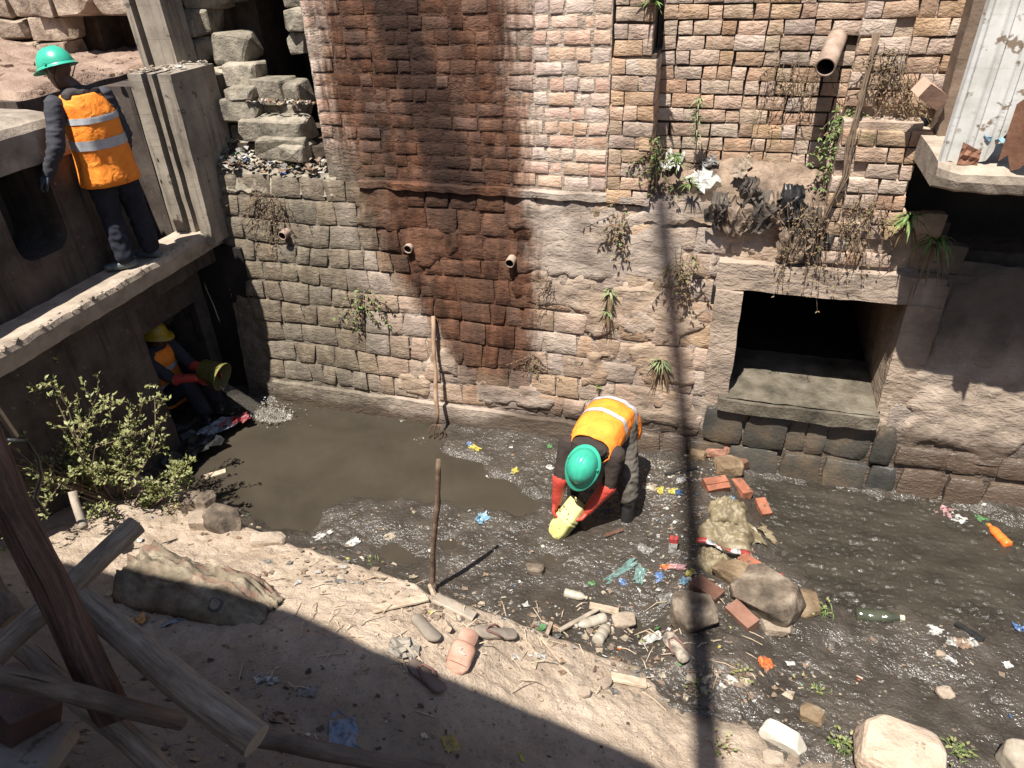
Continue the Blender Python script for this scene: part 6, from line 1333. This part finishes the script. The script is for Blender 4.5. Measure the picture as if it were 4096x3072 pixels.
def hanging(px, py, Y, L, n, label, green=.3, spread=.06, rng_=0, name='hanging_weed', lf=.035):
    r = random.Random(rng_+100); p = aty(px, py, Y); t = thing(name, label, 'plant', tuple(p)); a_ = MB(); b_ = MB(); c_ = MB()
    for k in range(n):
        q = p+V(r.gauss(0, spread), r.uniform(-.03, .01), r.uniform(-.12, .05)); pts = [q]; l_ = L*r.uniform(.15, 1.1); dr = r.gauss(0, .018)
        for j in range(6): q = q+V(r.gauss(dr, .016), r.gauss(-.002, .006), -l_/6); q.y = min(q.y, ysw(q.z)-.004 if Y < 5.68 else Y); pts.append(q.copy())
        a_.tube(pts, [.0018+.0012*r.random()]*6+[.001], 4)
        for q in pts[1:]:
            for _ in range(2): leaf(b_ if r.random() < green else c_, q, V(r.uniform(-1, 1), -.6, r.uniform(-1, .4)), V(0, -.5, .8), lf*r.uniform(.6, 1.3), lf*.45)
    a_.build('stems', mTwig, t)
    if b_.v: b_.build('leaves', mLeafG, t)
    if c_.v: c_.build('withered_leaves', mLeafDry, t)
hanging(1440, 1160, 5.58, .42, 14, 'straggly weed hanging in a joint at the left part of the stone wall', .5, .045, 1); hanging(1070, 760, 5.68, .5, 22, 'dry roots and straw hanging over the grey left end of the wall', 0., .09, 2, 'hanging_roots', .02); hanging(1040, 740, 5.66, .38, 8, 'dark dry strands hanging at the left corner of the wall', 0., .04, 12, 'hanging_roots', .015)
hanging(2740, 1010, 5.60, .42, 22, 'dry brown weed hanging on the stone wall left of the culvert', .08, .05, 3); hanging(2480, 830, 5.66, .34, 14, 'dry trailing weed below the mossy brick pier', .1, .04, 4); hanging(2190, 1090, 5.60, .28, 10, 'reddish dry strands in a joint right of the last weep pipe', 0., .02, 5, 'hanging_roots', .015); hanging(2130, 1420, 5.58, .16, 10, 'short dry strands in a joint above the yellow vest', .1, .02, 6, 'hanging_roots', .02)
hanging(3250, 800, 5.60, .75, 34, 'long brown roots trailing from the rubbish heap to the culvert lintel', .03, .09, 7, 'hanging_roots', .022); hanging(3480, 780, 5.60, .55, 26, 'brown roots trailing down the lower brick pier', .03, .07, 8, 'hanging_roots', .022); hanging(3560, 200, 5.80, .42, 26, 'brown roots hanging down the top of the stepped brick pier', .05, .07, 9, 'hanging_roots', .022); hanging(3200, 220, 6.02, .45, 22, 'thin dry roots spread on the brown brick wall left of the drain pipe', .02, .14, 10, 'hanging_roots', .015); hanging(3640, 300, 5.78, .4, 20, 'brown roots hanging beside the concrete column', .05, .06, 14, 'hanging_roots', .022)
hanging(3380, 420, 5.86, .55, 34, 'green creeper climbing beside the stepped brick pier', .95, .035, 11, 'creeper', .035)
t = thing('tree_root', 'long bare root running down the left side of the stepped brick pier', 'root', tuple(aty(3300, 830, 5.65)))
mb = MB()
RQ = [(3500, 130, 5.80), (3480, 250, 5.78), (3440, 420, 5.68), (3400, 560, 5.64), (3385, 700, 5.62), (3310, 840, 5.6), (3260, 960, 5.58)]
for s in range(7):
    r_ = random.Random(s); mb.tube([aty(*q)+V(r_.gauss(0, .014), -abs(r_.gauss(0, .012)), 0) for q in RQ], [.005*r_.uniform(.6, 1.6)]*6+[.002], 5, nz=.3, ns=20)
mb.build('root_strand', mTwig, t, smooth=True)
# tall weeds by the rubbish
def stalk(base, L, label, n=60, mat=mLeafP, ll=.11, lw=.016, rng_=0, r0=.0):
    r = random.Random(rng_+50); t = thing('tall_weed', label, 'plant', tuple(base)); mb = MB(); pts = [Vector(base)+V(.01*sin(k), -.012*k, L*k/6) for k in range(7)]; mb.tube(pts, [.007]*6+[.003], 6); mb.build('stem', mTwig, t); mb = MB()
    for k in range(n):
        u = r.uniform(.25, 1.)**.7; i = min(int(u*6), 5); p = pts[i].lerp(pts[i+1], u*6-i); a = r.uniform(0, 6.28); blade(mb, p, V(cos(a), sin(a), r.uniform(-.1, .7)), ll*r.uniform(.6, 1.2)*(1.15-.3*u), lw, .6)
    mb.build('leaves', mat, t)
stalk(aty(2775, 650, 5.92), .50, 'tall upright weed growing out of the rubbish heap', 70, rng_=1); stalk(aty(2700, 690, 5.80), .16, 'low bushy green weed among the white bags on the heap', 60, mLeafG, .12, .018, 2); stalk(aty(2620, 760, 5.72), .34, 'dark spindly weed at the corner of the mossy pier', 50, mLeafG, .07, .010, 3); stalk(aty(2760, 760, 5.74), .12, 'small green weed at the front of the rubbish heap', 40, mLeafG, .12, .016, 4)
hanging(2620, 560, 5.72, .42, 16, 'thin dry weed standing against the mossy pier side', .3, .04, 13)
def tuft(px, py, n, L, label, mat=mLeafG, rng_=0, W_=.006):
    r = random.Random(rng_+9); p = lie(px, py); t = thing('grass_tuft', label, 'plant', tuple(p)); mb = MB()
    for k in range(n): a = r.uniform(0, 6.28); q = p+V(r.gauss(0, .03), r.gauss(0, .03), 0); q.z = ground_h(q.x, q.y); blade(mb, q, V(cos(a)*.5, sin(a)*.5, r.uniform(.5, 1)), L*r.uniform(.5, 1.2), W_, .7)
    mb.build('blades', mat, t)
    mb = MB()
    for k in range(n//2): a = r.uniform(0, 6.28); q = p+V(r.gauss(0, .05), r.gauss(0, .05), r.uniform(.01, L*.5)); q.z = max(q.z, ground_h(q.x, q.y)+.01); leaf(mb, q, V(cos(a), sin(a), .3), V(0, 0, 1), .03, .018)
    mb.build('leaves', mLeaf, t)
tuft(3370, 2990, 46, .12, 'small leafy weed left of the pink boulder', rng_=1); tuft(3260, 2760, 16, .08, 'tiny green seedling at the muddy edge of the lower bank', rng_=2); tuft(3830, 3010, 30, .16, 'straggly weed right of the pink boulder', rng_=3); tuft(2780, 2760, 22, .14, 'thin dry weed on the bank left of the pole shadow', mLeafDry, 4); tuft(3300, 2455, 16, .2, 'green grass blades beside the dark bottle in the stream', mLeafG, 5, .008); tuft(2880, 2990, 26, .16, 'dry bent weed in the pole shadow at the bottom', mLeafDry, 6); tuft(1490, 2250, 8, .12, 'thin seedling with two green leaves on the lip of the bank', mLeafG, 7); tuft(2600, 2560, 14, .12, 'pale thin stalks at the muddy edge of the bank', mLeafDry, 8); tuft(2960, 2690, 30, .10, 'dry matted weed at the edge of the mud by the pole shadow', mLeafDry, 9); tuft(700, 2040, 30, .18, 'dry straw tuft at the left foot of the bank', mLeafDry, 10)
# ---------------------------------------------------------------- rubbish heap on the wall shelf
def heap_h(x, y): return 2.33+.27*sstep(5.70, 6.05, y)+.06*fbm(x*4, y*5, 6, 5)+.03*fbm(x*14, y*14, 2, 3)+.07*exp(-((x-.2)/.3)**2)-.10*(1-sstep(5.70, 5.78, y))
mb = MB(); mb.grid(80, 30, lambda u, v: (lerp(-.63, .76, u), lerp(5.70, 6.08, v), heap_h(lerp(-.63, .76, u), lerp(5.70, 6.08, v))))
kind(tag(mb.build('rubbish_heap', M('heap earth', (.09, .066, .048), (.2, .145, .105), (.34, .25, .185), scale=6, bump=1, bscale=20, bdist=.03, tint=0), smooth=True), 'heap of earth and rubbish on the shelf above the stone wall', 'heap'), 'stuff')
def hp(px, py): return hitf(px, py, lambda x, y: heap_h(x, y) if 5.7 < y < 6.1 else 9 if y >= 6.1 else -9)
for a in [(2690, 665, .17, .13, .10, PM['white'], 'white crumpled bag by the mossy pier on the heap'), (2835, 660, .12, .1, .06, PM['grey'], 'white and lilac wrapper behind the weeds on the heap'), (2815, 740, .18, .2, .10, mFilm, 'large clear plastic bag on the heap'), (3085, 650, .14, .05, .04, PM['orange'], 'orange plastic scoop lying on the heap'), (3360, 710, .12, .11, .10, plast('deep blue bag', (.02, .07, .22)), 'blue plastic bag at the foot of the creeper'), (3370, 810, .10, .08, .06, PM['white'], 'white foam piece below the blue bag'), (2965, 690, .18, .10, .06, mRockP, 'flat grey stone lying on the heap'), (2990, 620, .1, .1, .05, PM['cream'], 'cream rag at the back of the heap')]:
    p = hp(a[0], a[1]); p.z = heap_h(p.x, p.y); scrap(*a, pos=p, nrm=V(0, -.5, .85), up=.01)
rd = random.Random(8)
def drape(px, py, w_, L, mat, label, sd):
    p = aty(px, py, 5.68); mb = MB()
    def f(u, v):
        e = 4*u*(1-u); fold = noise.noise(V(u*5, v*1.2, sd)); f2 = noise.noise(V(u*11, v*4, sd+3))
        x = (u-.5)*w_*(.75+.5*v+.3*noise.noise(V(v*3, sd, 1))); z_ = .05-v*L*(.6+.55*e+.4*noise.noise(V(u*5, sd, 0)))
        y = .09*max(0, 1-v*4)-.05-.06*abs(fold)-.03*f2-.02*sin(v*3)
        return (p.x+x+.04*noise.noise(V(v*4, u*3, sd)), p.y+y, p.z+z_+.03*f2)
    mb.grid(16, 12, f); o = tag(mb.build('rag', mat, smooth=False), label, 'rag'); o.modifiers.new('t', 'SOLIDIFY').thickness = .003
for a in [(2880, 800, .16, .22, mRag, 'dark rag draped over the wall at the left of the heap'), (2960, 815, .2, .26, mRagB, 'brown rag draped beside the dark one on the heap front'), (3040, 790, .22, .28, mRag, 'broad dark rag hanging from the middle of the heap'), (3120, 800, .16, .22, mRagB, 'brown folded cloth hanging left of the black bag'), (3170, 770, .18, .24, PM['black'], 'shiny black plastic bag hanging on the heap front'), (3240, 860, .2, .3, mRag, 'dark torn cloth hanging right of the black bag'), (3000, 740, .14, .14, mRag, 'round dark rag on top of the heap'), (3190, 900, .22, .3, mRagB, 'lowest brown rag hanging toward the culvert')]: drape(*a, a[0]*.1)
mBlack = M('blackened stone', (.03, .028, .026), (.09, .082, .075), scale=9, bump=.8, bscale=30, bdist=.015, tint=.1)
# dark scorched stones hanging out under the heap
for (px, py, sx, sz) in [(3190, 950, .10, .06), (3240, 1010, .09, .06), (3120, 1090, .11, .04), (3290, 960, .07, .06)]:
    p = aty(px, py, 5.675); mb = MB(); hullrock(mb, (0, 0, 0), (sx*1.15, .05, sz*1.2), px*.1, 30, .5, .12); link('stone', mb.mesh('stone', mBlack, False), wall, mw=Matrix.Translation(p))
# loose brick on the pier, litter on slab and ledges
mb = MB(); rbox(mb, (-.1, -.05, -.05), (.1, .05, .05), (5, 3, 3), .005, 2); p = aty(3720, 375, 5.55); put('brick', mb, M('pink brick', (.4, .24, .17), (.5, .33, .25), scale=8, bump=.3, tint=0), Matrix.Translation(p) @ Matrix.Rotation(.6, 4, 'Y') @ Matrix.Rotation(.5, 4, 'Z'), 'loose pink brick balanced on the stepped brick pier', 'brick', smooth=False)
scrap(4000, 570, .14, .10, .06, PM['sky'], 'white and blue packet lying on the concrete slab', pos=aty(4000, 575, 4.98), nrm=V(0, -.2, 1)); 
rr_ = random.Random(4)
for k, (px, py, s, lb) in enumerate([(3960, 470, .12, 'jagged grey rubble lump against the torn sheet'), (4020, 380, .10, 'small rubble lump above the packet on the slab'), (4070, 300, .12, 'brown rubble lump on top of the rusty sheet'), (3930, 540, .07, 'small rubble lump at the torn foot of the sheet'), (4060, 500, .13, 'wide grey rubble lump at the right edge of the slab'), (3990, 300, .08, 'rounded rubble lump halfway up the torn sheet'), (4080, 400, .09, 'dark rubble lump wedged at the right edge above the slab'), (3940, 420, .05, 'small flake of rubble on the torn edge of the sheet')]):
    mb = MB(); hullrock(mb, (0, 0, 0), (s, s*.7, s*.6), k*7+1, 24, .5, .1); put('rubble', mb, mRuin, Matrix.Translation(aty(px, py, 5.05)), lb, 'rubble', smooth=False)
mb = MB(); rl2 = random.Random(3)
def rlh(x): return 2.44
for i in range(220):
    u, v = rl2.random(), rl2.random(); x = lerp(-4.65, -3.5, u**1.3); y = lerp(5.72, 6.05, v); z_ = 2.42+.10*v+.04*fbm(u*9, v*4, 3, 4)+.10*exp(-((u-.2)*5)**2)*v
    bit(mb, V(x, y, z_+.01), rl2.uniform(.02, .09), rl2.choices(range(10), [6, 10, 8, 8, .3, .6, .3, .2, .2, 9])[0], .6)
for i in range(60):
    x = rl2.uniform(-5.05, -4.65); y = rl2.uniform(5.5, 6.0); bit(mb, V(x, y, 3.315), rl2.uniform(.01, .06), rl2.choices(range(10), [8, 8, 3, 3, .1, .6, .2, .2, .1, 6])[0], .5)
for i in range(60):
    x = rl2.uniform(-4.3, -3.5); bit(mb, V(x, rl2.uniform(5.95, 6.15), 2.98+.0*x), rl2.uniform(.02, .07), rl2.choice((0, 1, 3, 9)), .6)
kind(tag(mb.build('litter', LM), 'dusty scraps of paper and straw on the broken ledge and sluice post', 'litter'), 'stuff')
mb = MB()
for i in range(150):
    x = rl2.uniform(-8, -5.1); y = rl2.uniform(4.7, 7.3); r_ = rl2.choice((.01, .015, .025, .05)); rub(mb, (x, y, earth_h(x, y)), (r_*1.4, r_, r_*.8), i, 1, .4)
kind(tag(mb.build('earth_clods', mDirtUp), 'clods and crumbs of earth on the raised ground behind the standing man', 'clods'), 'stuff')
# rags and bags at the crouching man's feet
scrap(1140, 1780, .34, .22, .06, plast('grey blue cloth', (.2, .24, .29)), 'pale blue cloth under the crouching man', pos=V(-4.62, 4.78, .10), nrm=V(0, 0, 1)); scrap(1180, 1700, .30, .14, .07, plast('maroon cloth', (.2, .02, .03)), 'maroon cloth in front of the crouching man', pos=V(-4.52, 4.92, .09), nrm=V(0, 0, 1)); scrap(900, 1800, .5, .4, .14, PM['black'], 'black plastic bag in the shade beside the crouching man', pos=V(-4.68, 4.40, .06), nrm=V(0, 0, 1)); scrap(960, 1900, .06, .05, .04, PM['red'], 'small red cap on the black bag in the shade', pos=V(-4.55, 4.25, .09), nrm=V(0, 0, 1))
